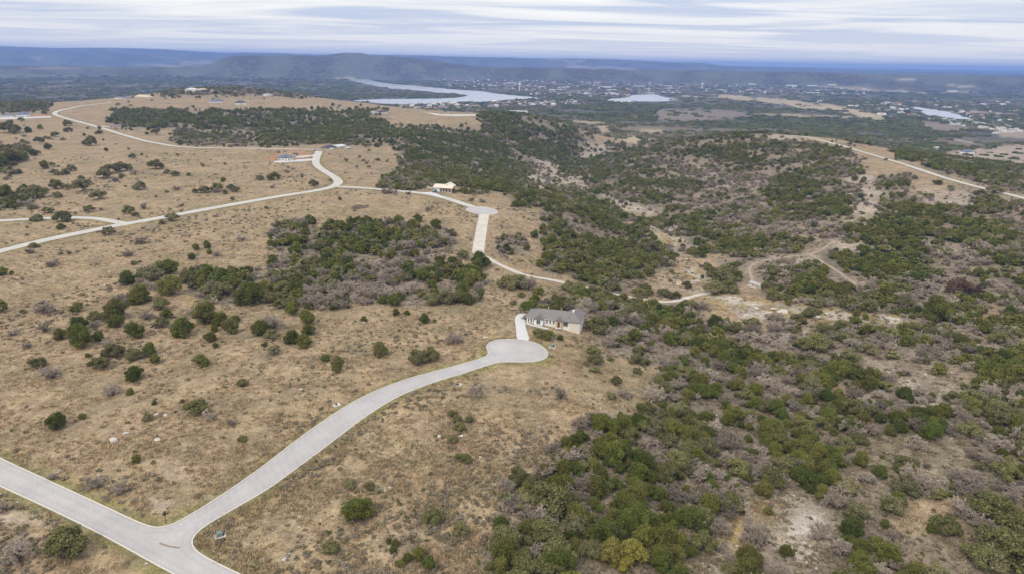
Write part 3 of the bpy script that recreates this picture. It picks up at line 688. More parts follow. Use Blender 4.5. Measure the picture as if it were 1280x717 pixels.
def crown_mesh(name, rng, lobes, n, size, m, **kw):
    V, F = foliage(rng, lobes, n, size, **kw); CV, CF = cores(lobes)  # leaf-coloured filler balls added to keep light from passing through the crown
    faces = [tuple(dict.fromkeys(q)) for q in (CF)]
    allf = F.tolist() + [tuple(i + len(V) for i in q) for q in faces]
    return mesh_np(name, np.concatenate([V, CV]), allf, (m,))
def juniper_lobes(rng):
    L = [(0, 0, .95, .62, .85)]
    for i in range(rng.integers(10, 15)):
        a = i * 2.4 + rng.uniform(-.5, .5); d = rng.uniform(.38, .76); r = rng.uniform(.18, .36)
        L.append((d * math.cos(a), d * math.sin(a), rng.uniform(.3, 1.2), r, r * rng.uniform(.85, 1.3)))
    for i in range(3):
        a = rng.uniform(0, 6.3); d = rng.uniform(.1, .4); r = rng.uniform(.22, .34)
        L.append((d * math.cos(a), d * math.sin(a), rng.uniform(1.3, 1.65), r, r * 1.1))
    return L
def oak_lobes(rng, n=17):
    L = []
    for i in range(n):
        a = i * 2.4 + rng.uniform(-.5, .5); d = .82 * math.sqrt((i + .4) / n) * rng.uniform(.75, 1.1); r = rng.uniform(.17, .36)
        L.append((d * math.cos(a), d * math.sin(a), 0.74 + .38 * (1 - d) + rng.uniform(-.32, .16) - .3 * d * d, r, r * rng.uniform(.75, 1.05)))
    return L
def trunk_mesh(name, rng, lobes, r0, fork, nl=6):
    mb = MB(); top = Vector((rng.uniform(-.08, .08), rng.uniform(-.08, .08), fork))
    mb.tube([(0, 0, -.12), (top.x * .4, top.y * .4, fork * .5), tuple(top)], [r0 * 1.3, r0, r0 * .75], 7)
    for L in sorted(lobes, key=lambda q: -q[3])[:nl]:
        e = Vector(L[:3]); midp = top.lerp(e, .5) + Vector((rng.uniform(-.08, .08), rng.uniform(-.08, .08), .06))
        mb.tube([tuple(top - Vector((0, 0, .03))), tuple(midp), tuple(e)], [r0 * .6, r0 * .38, r0 * .14], 5)
    return mb.mesh(name, m_bark, smooth=True)
def bare_meshes(rng, name, n_stems, depth, width, dense=1.0, m=None):
    """stems and the haze of twigs they carry"""
    stems = MB(); tv = []
    def ribbon(p, q, w):
        d = (q - p); s = d.cross(Vector(rng.normal(size=3))).normalized() * w
        tv.append((p - s, p + s, q + s * .35, q - s * .35))
    def grow(p, d, L, lev):
        q = p + d * L
        mid = p.lerp(q, .5) + Vector(rng.normal(0, .05 * L, 3))
        if lev == 0: stems.tube([p, mid, q], [.045, .034, .022], 5)
        elif lev == 1: stems.tube([p, mid, q], [.022, .017, .012], 4)
        else: ribbon(p, mid, width * (1.25 if lev == 2 else .9)); ribbon(mid, q, width * (1.1 if lev == 2 else .8))
        if lev >= depth: return
        for i in range(int(rng.integers(3, 6) * (dense if lev > 1 else 1))):
            t = rng.uniform(.3, 1.0); o = p.lerp(q, t)
            nd = (d + Vector(rng.normal(0, .55, 3)) + Vector((o.x, o.y, .15)) * .25).normalized()
            grow(o, nd, L * rng.uniform(.45, .72), lev + 1)
    for i in range(n_stems):
        a = i * 6.283 / n_stems + rng.uniform(-.4, .4); lean = rng.uniform(.25, .75)
        d = Vector((math.cos(a) * lean, math.sin(a) * lean, 1)).normalized()
        grow(Vector((math.cos(a) * .06, math.sin(a) * .06, -.05)), d, rng.uniform(.55, .85), 0)
    V = np.array([tuple(c) for q in tv for c in q]); F = np.arange(len(V)).reshape(-1, 4)
    return stems.mesh(name + '_stems', m_bark, smooth=True), mesh_np(name + '_twigs', V, F, (m or m_twig,))
def join_mesh(name, *mes):
    V, F, mats, mi, o = [], [], [], [], 0
    for me in mes:
        co = np.empty(len(me.vertices) * 3, np.float32); me.vertices.foreach_get('co', co); V.append(co.reshape(-1, 3))
        F += [tuple(v + o for v in p.vertices) for p in me.polygons]; mi += [len(mats)] * len(me.polygons); mats.append(me.materials[0]); o += len(me.vertices)
    return mesh_np(name, np.concatenate(V), F, mats, False, mi)

NV = 5
TRUNKS, CROWNS, FAR = {}, {}, {}
for kind in ('J', 'O', 'B'):
    TRUNKS[kind], CROWNS[kind], FAR[kind] = [], [], []
    for v in range(NV):
        rng = np.random.default_rng(900 + 37 * v + ord(kind))
        if kind == 'B':
            st, tw = bare_meshes(rng, 'bare_tree', 8 + v % 3, 4, .019, 1.5); TRUNKS[kind].append(st); CROWNS[kind].append(tw)
            st2, tw2 = bare_meshes(rng, 'bare_tree_small', 8, 3, .055, 1.7); FAR[kind].append(join_mesh('bare_brush', tw2, st2))
        else:
            lobes = juniper_lobes(rng) if kind == 'J' else oak_lobes(rng)
            mm = m_jun if kind == 'J' else m_oak
            CROWNS[kind].append(crown_mesh(kind.lower() + '_crown', rng, lobes, 7000 if kind == 'J' else 6500, .072, mm))
            TRUNKS[kind].append(trunk_mesh(kind.lower() + '_trunk', rng, lobes, .06 if kind == 'J' else .075, .3 if kind == 'J' else .42))
            FAR[kind].append(join_mesh(kind.lower() + '_far', crown_mesh('far', rng, lobes, 760, .19, mm), TRUNKS[kind][-1]))
def recolour(me, m):
    c = me.copy(); c.materials.clear(); c.materials.append(m); return c
SPECIAL = {'Y': [recolour(c, m_yel) for c in CROWNS['O'][:2]], 'L': [recolour(c, m_lime) for c in CROWNS['O']], 'R': [recolour(c, m_brn) for c in CROWNS['B'][:2]], 'T': [recolour(c, m_lime) for c in CROWNS['J'][:2]]}
BASEKIND = {'Y': 'O', 'L': 'O', 'R': 'B', 'T': 'O'}

# trees that stand by themselves in the photograph: kind, foot pixel, crown width in pixels
LONE = '''J75,424,14 J100,415,24 J103,432,28 J124,425,15 O119,401,17 B119,407,12 J145,398,28 J146,408,18 J170,420,23 J160,355,20 B156,380,24 J175,377,30 J214,368,28 O188,350,28 J211,343,22 B177,358,18 B190,361,18 B213,353,18 O231,353,20
O201,386,20 J209,397,16 B184,398,18 O201,408,18 J229,420,28 O167,448,22 J188,443,17 J194,453,13 J110,446,7 O126,460,24 J168,474,22 J163,492,11 J193,505,7 O184,525,14 J171,577,12 O303,550,12 B261,523,18 B66,471,26 J103,523,10 B67,598,12 B150,616,20 B118,607,22 B140,493,20
J257,403,32 J276,405,22 J289,415,22 J268,414,10 J264,426,15 J270,434,8 J257,456,12 O331,432,9 O343,441,18 J326,418,26 O340,422,18 B340,411,32 J365,428,22 J381,432,22 J385,418,18 J384,405,22 J365,393,20 O352,384,20 J312,380,32 O337,378,24 O280,369,28 O258,366,18 J392,375,14 J411,374,10 J416,387,12 J435,385,6 J386,386,10 J455,401,10 T422,464,19 B370,381,16
J493,382,20 J500,375,14 J479,379,14 J495,394,11 J509,393,9 J531,403,16 J543,402,6 T475,445,19 O537,449,27 O540,380,26 O558,379,26 O574,375,24 B589,376,18 J590,357,24 O600,366,12 O634,360,26 O648,358,26 B660,361,24 O642,380,10 O654,383,9 O669,385,12 O651,371,12 B568,428,20
J600,333,26 O608,331,16 J565,333,16 J550,330,14 J517,290,20 J534,291,14 J545,286,15 J498,280,16 J489,323,17 J492,303,10 J528,311,10 J515,348,14 J540,344,16 O630,299,12 J647,305,9 B632,310,14 B640,313,12 J675,333,14 O568,241,8 O601,242,10 O526,236,10 O653,257,11 O631,245,6
J245,312,10 J259,310,11 J240,324,10 B271,320,11 J262,318,8 O392,232,12 O256,241,14 O271,239,16 O289,237,10 O244,241,8 O425,250,6 O325,225,10 O342,225,14 O47,276,13 O78,277,19 O111,265,12 B126,263,6 O161,267,14 O169,270,8 B180,261,11 O215,276,16 O202,280,8 O124,249,18 O72,247,10 O47,247,20 O34,245,14 J8,250,18 O70,236,15 O84,237,10 O104,239,22 O175,237,14 J15,343,5
O130,223,17 O137,217,20 O150,214,16 O160,213,12 B168,218,10 J151,223,6 O195,211,18 O166,198,9 O219,220,11 J236,220,5 J133,189,5 O114,182,15 J56,211,10 O89,214,11 O65,207,6 O69,219,11 O81,218,9 O50,179,11 O85,165,9 O85,157,9 O69,171,9 O124,168,8 O195,168,10 O222,172,9 O233,176,9 O12,166,20 J3,210,16 J16,204,20 J29,201,14 J18,168,9 J42,195,8 J60,187,9 J36,166,8 O30,188,12
J565,545,0 O574,537,18 O571,527,15 O565,520,14 O586,526,12 O566,552,15 O580,576,19 O439,608,16 O462,611,14 O540,652,28 O576,664,22 J494,681,12 J486,678,8 J492,691,11 J510,700,14 J524,696,18 J536,709,20 J500,707,12 J437,652,5 J412,666,5 J458,636,4 J533,676,5 O85,695,46 B23,697,34 B0,640,18
O674,420,17 J684,424,17 J700,424,9 O748,414,34 O744,453,22 O741,443,20 O733,456,10 O745,465,12 O763,450,10 O770,480,16 O764,497,13 O795,453,22 O797,466,14 J770,402,14 J783,425,10 J792,432,9 O660,635,34 O688,638,56 O708,634,34 J722,556,20 J733,549,12 J752,537,10 J784,530,18 J775,521,9 J748,524,6 J757,672,34 O735,692,34 J805,678,30 Y764,697,40 Y786,700,40 Y776,708,26 R1195,366,30 R1214,368,26 O1243,647,46 L1262,704,60 L1222,702,36 L1180,664,30 O1240,708,40 J1163,664,12 O858,525,26 O848,515,22 O870,540,28 O748,377,24 J765,383,20 O893,366,28 O910,362,24 O958,363,18 O917,366,14 O843,373,15 O830,370,18 O858,360,14 O812,317,26 J1168,400,32 O1022,436,34 O1003,436,26 O993,415,10 J1005,404,8 O940,410,26 O920,416,20
O1243,241,16 O1224,245,12 O1172,231,10 O1107,201,5 O1030,184,5 O1010,178,5 O1188,237,8'''.split()
trees = []          # kind, x, y, z, crown radius, lone?
for t in LONE:
    k = t[0]; u, v, w = map(float, t[1:].split(','))
    if w <= 0: continue
    x, y, z = at1(u, v); d = math.sqrt(x * x + y * y + (CAM_H - z) ** 2)
    trees.append((k, x, y, z, .5 * w / FPX * d, 1))
lone_xy = np.array([(t[1], t[2], t[4]) for t in trees])
def scatter(r0, r1, step, cover_gain=1.0, size=(1.5, 3.6)):
    # jittered lattice over the sector in view
    n = int(r1 * 1.05 / step); gx, gy = np.meshgrid(np.arange(-n, n), np.arange(0, n)); gx, gy = gx.ravel() * step, gy.ravel() * step
    gx = gx + RNG.uniform(-.5, .5, len(gx)) * step; gy = gy + RNG.uniform(-.5, .5, len(gy)) * step
    r = np.hypot(gx, gy); m = (r >= r0) & (r < r1) & (np.abs(np.arctan2(gx, gy)) < math.radians(44)); gx, gy, r = gx[m], gy[m], r[m]
    z = ground(gx, gy); u, v = project(gx, gy, z)
    m = np.isfinite(u) & (u > -80) & (u < 1360) & (v > 95) & (v < 790) & (z > -64); gx, gy, z, u, v, r = (a[m] for a in (gx, gy, z, u, v, r))
    u = u + (fbm(gx / 14, gy / 14, 2, 3) - .5) * 22; v = v + (fbm(gx / 14, gy / 14, 6, 3) - .5) * 18 * np.clip(260 / r, .15, 1.1)
    cv = cell_lookup(COVER, u, v)
    clump = fbm(gx / 26, gy / 26, 4, 4)[:, None]; sel = fbm(gx / 27, gy / 27, 0, 3)
    # species keep company: one noise splits evergreen from bare patches
    cv = cv * (.22 + 2.0 * sstep(.38, .62, clump)) * cover_gain * (1 - .06 * sstep(300, 1000, r))[:, None]
    cv = np.where(((r > 1250) & (cv.sum(1) < .55))[:, None], cv * .4, cv)
    cv[:, 2] *= .4 + 1.15 * sstep(.60, .40, sel); cv[:, 0] *= .4 + 1.0 * sstep(.40, .60, sel)
    q = RNG.random(len(gx)); c1 = cv[:, 0]; c2 = c1 + cv[:, 1]; c3 = c2 + cv[:, 2]
    kind = np.where(q < c1, 0, np.where(q < c2, 1, np.where(q < c3, 2, 3)))
    m = kind < 3
    # clear of roads, tracks, water, buildings and the lone trees
    for Pl, w in list(LINES.values()) + list(PATHS.values()) + [(kA, 3), (kB, 3)]:
        m &= seg_dist(Pl, gx, gy, 30) > w * .5 + 2.2 + (16 if Pl is LINES['ridge'][0] else 8 if Pl is PATHS['creek'][0] else 4 if Pl is PATHS['trail'][0] or Pl is PATHS['trail2'][0] else 0) * (RNG.random(len(gx)) < .9)
    m &= ~inside(np.concatenate([kA[:, :2], kB[::-1, :2]]), gx, gy) & (np.hypot(gx - CUL2[0], gy - CUL2[1]) > 16)
    m &= ~inside(DRIVE_W[:, :2], gx, gy)
    for k_, d_, w_ in (('creek', 6, 7.5), ('trail', 5, 5.5), ('trail2', 5, 5.5), ('gravel', 5, 6.5)): m &= (seg_dist(shade_side(PATHS[k_][0], d_), gx, gy, 20) > w_) | (RNG.random(len(gx)) < .08)
    for P_, w_ in CREEKS: m &= ((seg_dist(P_, gx, gy, 40) > w_ * .8) & (seg_dist(shade_side(P_, 7), gx, gy, 40) > w_ * .8)) | (RNG.random(len(gx)) < (.12 if w_ > 6 else .3))
    for bx, by, br in CLEAR: m &= np.hypot(gx - bx, gy - by) > br
    if r0 < 900:
        for lx, ly, lr in lone_xy: m &= np.hypot(gx - lx, gy - ly) > lr * .85
    rad = RNG.uniform(size[0], size[1], len(gx)) * np.where(kind == 1, 1.2, np.where(kind == 2, 1.1, 1.0)); rad = np.where(RNG.random(len(gx)) < .25, rad * .6, rad)
    return [('JOB'[k], x, y, zz, s, 0) for k, x, y, zz, s in zip(kind[m], gx[m], gy[m], z[m], rad[m])]
CLEAR = [(*at1(u, v)[:2], r) for u, v, r in ((680, 408, 10), (700, 409, 11), (718, 412, 9), (652, 410, 12), (357, 197, 22), (555, 236, 16), (425, 184, 26), (10, 147, 40), (32, 147, 32), (143, 158, 16), (151, 122, 25), (177, 121, 22), (271, 128, 30), (300, 129, 28), (478, 142, 32), (937, 355, 10), (940, 362, 8), (664, 462, 11), (640, 464, 12), (655, 476, 10), (625, 470, 10), (702, 440, 7), (357, 204, 26), (345, 203, 22), (372, 202, 24), (555, 243, 20), (548, 247, 14), (535, 238, 13), (425, 189, 22), (390, 192, 14), (945, 364, 8), (768, 708, 9), (790, 712, 8), (271, 132, 30), (300, 134, 28), (478, 147, 30), (1212, 197, 22))]
trees += scatter(95, 450, 4.0, 1.35, (1.6, 4.2))
trees += scatter(450, 700, 4.2, 1.12, (1.6, 4.2))
trees += scatter(700, 1300, 4.8, 1.0, (1.9, 3.9))
trees += scatter(1300, 2900, 7.0, 1.1, (2.8, 5.0))

# landmarks that a tree can be found by
MARKS = [(207, 650, 'the black sign post'), (275, 668, 'the junction utility box'), (420, 505, 'the small white roadside pad'), (141, 549, 'the big white boulder'), (355, 697, 'the pair of pale rock slabs'), (100, 630, 'the bottom left road'),
 (200, 632, 'the bare pink dirt patch'), (646, 440, 'the lower cul-de-sac'), (690, 433, 'the cul-de-sac utility box'), (650, 405, 'the white driveway'), (690, 404, 'the long house'), (602, 263, 'the upper cul-de-sac'), (602, 300, 'the straight gravel drive'), (555, 235, 'the cream roofed pavilion'), (660, 345, 'the gravel track'), (780, 369, 'the gravel track bend'),
 (885, 366, 'the end of the gravel track'), (937, 355, 'the weathered cabin'), (950, 390, 'the white creek rocks'), (1020, 394, 'the right-hand creek rocks'), (840, 305, 'the yellow creek patch'), (785, 235, 'the rocky upper creek'), (424, 230, 'the upper road junction'), (150, 280, 'the left road fork'), (357, 195, 'the orange dirt yard'), (70, 142, 'the hairpin bend far left'), (143, 158, 'the small far left house'), (18, 146, 'the blue roofed houses'), (450, 257, 'the grey brush pile'),
 (240, 376, 'the golden grass patch'), (300, 400, 'the left thicket'), (430, 300, 'the dark middle thicket'), (500, 330, 'the middle grey brush'), (560, 365, 'the oaks beside the gravel track'), (1000, 172, 'the upper ridge road'), (1130, 205, 'the middle ridge road'), (1240, 240, 'the lower ridge road'), (1090, 270, 'the right slope trail'), (1070, 296, 'the white scree patch'), (1205, 362, 'the reddish bare tree'), (1150, 500, 'the pale rock clearing'), (1010, 650, 'the white rock clearing'), (955, 645, 'the orange gully'), (768, 690, 'the yellow oak'), (688, 620, 'the broad grey oak'), (1250, 690, 'the lime green oaks'), (905, 510, 'the darkest wood'), (1020, 420, 'the broad creekside oak'), (820, 420, 'the brush behind the house'), (1230, 430, 'the right edge wood'), (1100, 590, 'the lower right wood'), (800, 580, 'the slope foot wood'), (1210, 300, 'the ridge foot scrub'), (1000, 230, 'the right hillside'), (740, 330, 'the dense trackside wood'), (480, 690, 'the bottom edge bushes'), (580, 540, 'the near slope oak clump'), (85, 690, 'the bottom left oak'), (760, 470, 'the thin slope oaks'), (430, 180, 'the dark roofed farmhouse'), (600, 190, 'the far wooded slope'), (25, 205, 'the left edge wood'), (140, 215, 'the meadow oak row')]
mk = np.array([at1(u, v)[:2] for u, v, _ in MARKS])
LOOK = {'J': ['rounded dark green juniper', 'dense green juniper', 'small bushy green juniper'], 'O': ['olive green oak', 'broad grey-green oak', 'small open olive oak'], 'B': ['grey leafless tree', 'wide bare grey tree', 'small bare grey tree'],
 'Y': ['yellow leaved oak'], 'L': ['lime green oak'], 'R': ['reddish brown bare tree'], 'T': ['round yellow-green tree']}
NAME = {'J': 'juniper_tree', 'O': 'oak_tree', 'B': 'bare_tree'}; CAT = {'J': 'juniper', 'O': 'oak tree', 'B': 'bare tree'}
PLUR = {'J': 'junipers', 'O': 'oaks', 'B': 'bare grey trees'}
ORD = ['', 'second ', 'third ', 'fourth ', 'fifth ', 'sixth ', 'seventh ', 'eighth ', 'ninth ', 'tenth ']
base = np.array([BASEKIND.get(t[0], t[0]) for t in trees])
tx = np.array([[t[1], t[2], t[3], t[4], t[5]] for t in trees], float)
dist = np.sqrt(tx[:, 0] ** 2 + tx[:, 1] ** 2 + (CAM_H - tx[:, 2]) ** 2)
tu, tv_ = project(tx[:, 0], tx[:, 1], tx[:, 2])
inframe = (tu > -15) & (tu < 1295) & (tv_ > 90) & (tv_ < 735)
appear = tx[:, 3] / dist
# hidden from the camera by the land?
def seen(x, y, z):
    t = np.linspace(.12, .97, 40); hid = np.zeros(len(x), bool)
    for f in t: hid |= ground(x * f, y * f) > CAM_H + (z + 3 - CAM_H) * f + 0.5
    return ~hid
single = np.zeros(len(trees), bool)
for k in 'JOB':
    m = np.where((base == k) & inframe)[0]
    score = appear[m] + 10 * tx[m, 4]
    order = m[np.argsort(-score)][:480]
    order = order[seen(tx[order, 0], tx[order, 1], tx[order, 2])][:300]
    single[order] = True
looks = [t[0] for t in trees]
size_ix = np.where(tx[:, 3] > np.where(base == 'J', 3.3, 4.0), 1, np.where(tx[:, 3] < 2.0, 2, 0))
look_txt = [LOOK[l][min(s, len(LOOK[l]) - 1)] for l, s in zip(looks, size_ix)]
D2 = np.hypot(tx[:, 0][:, None] - mk[:, 0][None], tx[:, 1][:, None] - mk[:, 1][None])
near_k = D2.argmin(1)
dxy = tx[:, :2] - mk[near_k]
side = np.where(np.abs(dxy[:, 0]) > np.abs(dxy[:, 1]), np.where(dxy[:, 0] < 0, 'left of', 'right of'), np.where(dxy[:, 1] < 0, 'in front of', 'behind'))
groups = {}
for i in range(len(trees)):
    if inframe[i]: groups.setdefault((look_txt[i], near_k[i], side[i]), []).append(i)
label, grp = {}, {}
for (lk, n_, sd_), ids in groups.items():
    ids.sort(key=lambda i: D2[i, n_]); place = MARKS[n_][2]
    for rank, i in enumerate(ids):
        if len(ids) == 1: label[i] = f'{lk} {sd_} {place}'
        elif rank < len(ORD): label[i] = f'{lk} {sd_} {place}, {ORD[rank]}nearest'
        else: label[i] = f'{lk} in the crowd {sd_} {place}'
        if rank >= len(ORD): grp[i] = f'{lk}s {sd_} {place}'
first = {}
for i in np.where(single)[0]:
    k = looks[i]; b = base[i]; v = int(RNG.integers(0, NV)); x, y, z, s = tx[i, :4]
    root = empty(NAME[b], (x, y, z - .08), RNG.uniform(0, 6.28))
    sc = s * RNG.uniform(.92, 1.08)
    hz = {'J': .84, 'O': .88, 'B': .9}[b] * RNG.uniform(.85, 1.12)
    if k == 'T': hz = 1.15
    root.scale = (s, sc, s * hz)
    tag(root, label[i], CAT[b], grp.get(i, PLUR[b] + ' on the hillsides'))
    cr = SPECIAL[k][v % len(SPECIAL[k])] if k in SPECIAL else CROWNS[b][v]
    if k == 'T': cr = SPECIAL['T'][v % 2]
    link('trunk', TRUNKS[b][v], root); link('crown', cr, root)

# ------------------------------------------------------------------ the rest of the woods: one object per kind, instanced
def instancer(name, meshes, P, scale, kind='stuff', aspect=None):
    src = bpy.data.collections.new(name + '_source')
    for i, me in enumerate(meshes):
        o = bpy.data.objects.new(f'{name}_{i:02d}', me); src.objects.link(o)
    n = len(P); me = bpy.data.meshes.new(name); me.vertices.add(n); me.vertices.foreach_set('co', np.asarray(P, np.float32).ravel())
    def attr(nm, typ, data, key='value'):
        a = me.attributes.new(nm, typ, 'POINT'); a.data.foreach_set(key, np.ascontiguousarray(data).ravel())
    S = np.asarray(scale, np.float32); S = S.copy() if S.ndim == 2 else S.reshape(-1, 1) * np.ones((1, 3), np.float32); S[:, 2] *= RNG.uniform(.8, 1.1, n) * (1 if aspect is None else aspect)
    attr('size', 'FLOAT_VECTOR', S, 'vector')
    rot = np.zeros((n, 3), np.float32); rot[:, 2] = RNG.uniform(0, 6.283, n); rot[:, :2] = RNG.normal(0, .06, (n, 2)); attr('turn', 'FLOAT_VECTOR', rot, 'vector')
    attr('pick', 'INT', RNG.integers(0, len(meshes), n).astype(np.int32))
    ng = bpy.data.node_groups.new(name + '_nodes', 'GeometryNodeTree')
    ng.interface.new_socket('Geometry', in_out='INPUT', socket_type='NodeSocketGeometry'); ng.interface.new_socket('Geometry', in_out='OUTPUT', socket_type='NodeSocketGeometry')
    N, Lk = ng.nodes, ng.links
    gi, go = N.new('NodeGroupInput'), N.new('NodeGroupOutput'); ip = N.new('GeometryNodeInstanceOnPoints'); ci = N.new('GeometryNodeCollectionInfo')
    ci.inputs['Collection'].default_value = src; ci.inputs['Separate Children'].default_value = True; ci.inputs['Reset Children'].default_value = True
    def na(nm, t):
        x = N.new('GeometryNodeInputNamedAttribute'); x.data_type = t; x.inputs['Name'].default_value = nm; return x.outputs['Attribute']
    ip.inputs['Pick Instance'].default_value = True
    Lk.new(gi.outputs[0], ip.inputs['Points']); Lk.new(ci.outputs[0], ip.inputs['Instance']); Lk.new(na('pick', 'INT'), ip.inputs['Instance Index'])
    Lk.new(na('size', 'FLOAT_VECTOR'), ip.inputs['Scale'])
    Lk.new(na('turn', 'FLOAT_VECTOR'), ip.inputs['Rotation']); Lk.new(ip.outputs[0], go.inputs[0])
    o = link(name, me); md = o.modifiers.new('scatter', 'NODES'); md.node_group = ng
    return tag(o, kind=kind)
rest = ~single
nearr = rest & (dist < 330)
for k, nm in (('J', 'juniper_woods'), ('O', 'oak_woods'), ('B', 'bare_brush_woods')):
    for sel_, tag_ in ((nearr, 0), (rest & ~nearr, 1)):
        m = sel_ & (base == k)
        if not m.any(): continue
        src = [join_mesh('tree', a, b) for a, b in zip(CROWNS[k], TRUNKS[k])] if tag_ == 0 else FAR[k]
        instancer(nm, src, np.column_stack([tx[m, 0], tx[m, 1], tx[m, 2] - .08]), tx[m, 3], aspect=.84)
print('trees', len(trees), 'single', single.sum(), {k: int((base == k).sum()) for k in 'JOB'}, 'near rest', nearr.sum(), 'shared', len([i for i in grp if single[i]]))
# ------------------------------------------------------------------ ground cover
road_lines = [(P, w) for P, w in list(LINES.values()) + list(PATHS.values())]
road_poly = np.concatenate([kA[:, :2], kB[::-1, :2]])
def off_road(x, y, pad):
    m = ~inside(road_poly, x, y) & (np.hypot(x - CUL2[0], y - CUL2[1]) > 13.5 + pad)
    m &= (seg_dist(kA, x, y, 8) > pad) & (seg_dist(kB, x, y, 8) > pad)
    uu, vv = project(x, y, ground(x, y))
    for c_, s_, f_, a_, b_, pp in PATCH:
        if b_ <= 320: m &= ~(inside(pp, uu, vv) & (RNG.random(len(x)) < .93))
    m &= ~inside(DRIVE_W[:, :2], x, y) & (seg_dist(DRIVE_W, x, y, 4) > .5)
    for P, w in road_lines: m &= seg_dist(P, x, y, 12) > w * .5 + pad
    for bx, by, br in CLEAR[:22]: m &= np.hypot(x - bx, y - by) > br * .8
    return m
def sector(n, r0, r1, power=1.0):
    """n random spots in the sector in view, thinning with distance"""
    q = RNG.random(n); r = r0 * (r1 / r0) ** q if power == 1 else np.sqrt(r0 ** 2 + q * (r1 ** 2 - r0 ** 2))
    a = RNG.uniform(-.77, .77, n); x, y = r * np.sin(a), r * np.cos(a); z = ground(x, y); u, v = project(x, y, z)
    m = (u > -40) & (u < 1320) & (v > 95) & (v < 760); return x[m], y[m], z[m], u[m], v[m]
def tuft(rng, n, h, spread, w):
    V = []
    for i in range(n):
        a = rng.uniform(0, 6.283); p = Vector((rng.normal(0, spread), rng.normal(0, spread), 0)); d = Vector((math.cos(a) * .55, math.sin(a) * .55, 1)) * h * rng.uniform(.6, 1.1)
        s = Vector((-math.sin(a), math.cos(a), 0)) * w; V += [p - s, p + s, p + d + s * .5, p + d - s * .5]
    V = np.array([tuple(q) for q in V]); return mesh_np('grass_tuft', V, np.arange(len(V)).reshape(-1, 4), (m_tuft,))
def mound(rng, m, n=70, hh=.55):
    lobes = [(rng.uniform(-.5, .5), rng.uniform(-.5, .5), hh * .55, rng.uniform(.35, .55), hh * .6) for _ in range(4)]
    V, F = foliage(rng, lobes, n, .26, jitter=1.0); return mesh_np('scrub_mound', V, F, (m,))
rg = np.random.default_rng(5)
TUFTS = [tuft(rg, 16, .55, .42, .10) for _ in range(5)]
MOUNDS = [mound(rg, m_scrub, 110) for _ in range(5)]; GREENS = [mound(rg, m_green, 80, .8) for _ in range(4)]
x, y, z, u, v = sector(90000, 105, 520)
openness = 1 - np.clip(cell_lookup(COVER, u, v).sum(1) * 1.3, 0, .9)
n1 = fbm(x / 9, y / 9, 3, 3); m = (RNG.random(len(x)) < openness * sstep(.30, .62, n1)) & off_road(x, y, .9)
instancer('dry_grass', TUFTS, np.column_stack([x, y, z - .03])[m], (RNG.uniform(.45, 1.15, len(x)))[m])
x, y, z, u, v = sector(52000, 105, 900)
pat = fbm(x / 30, y / 30, 1, 4); m = (RNG.random(len(x)) < np.maximum(sstep(.48, .70, pat) * .8 + .04, .75 * sstep(.35, .75, cell_lookup(COVER, u, v).sum(1)))) & off_road(x, y, 2.0)
instancer('low_scrub', MOUNDS, np.column_stack([x, y, z - .05])[m], RNG.uniform(.3, 1.25, len(x))[m] * (1 + .3 * (np.hypot(x, y)[m] > 350)))
x, y, z, u, v = sector(5000, 105, 900)
pat = fbm(x / 40, y / 40, 6, 3); m = (RNG.random(len(x)) < sstep(.45, .62, pat) * .6 + .04) & off_road(x, y, 2.5)
instancer('low_evergreen_bushes', GREENS, np.column_stack([x, y, z - .05])[m], RNG.uniform(.3, .95, len(x))[m])

m_stone = mat('limestone', rough=.9, spec=.15); g = NT(m_stone)
g.base(g.mix(g.noise(1.1, 4, g.pos()), (.42, .365, .30), (.64, .585, .51)))
def stone(rng, flat=.55, k=7):
    b = bmesh.new(); bmesh.ops.create_icosphere(b, subdivisions=2, radius=1)
    off = [(Vector(rng.normal(size=3)).normalized(), rng.uniform(.45, .85)) for _ in range(k)]
    for vert in b.verts:
        p = vert.co.copy()
        for d, c in off:
            e_ = p.dot(d)
            if e_ > c: p -= d * (e_ - c)          # plane-cut facets
        vert.co = (p.x, p.y, p.z * flat)
    me = bpy.data.meshes.new('limestone_rock'); b.to_mesh(me); b.free(); me.materials.append(m_stone); return me
STONES = [stone(rg) for _ in range(6)]
x, y, z, u, v = sector(70000, 105, 800)
rk = cell_lookup(ROCKY, u, v)[:, 0]; pat = fbm(x / 12, y / 12, 5, 4)
m = (RNG.random(len(x)) < (rk * .45 + .012) * sstep(.42, .62, pat) * 1.3) & off_road(x, y, 1.5)
instancer('limestone_rubble', STONES, np.column_stack([x, y, z])[m], (RNG.uniform(.10, .40, len(x)) * np.where(RNG.random(len(x)) < .08, 1.8, 1))[m])
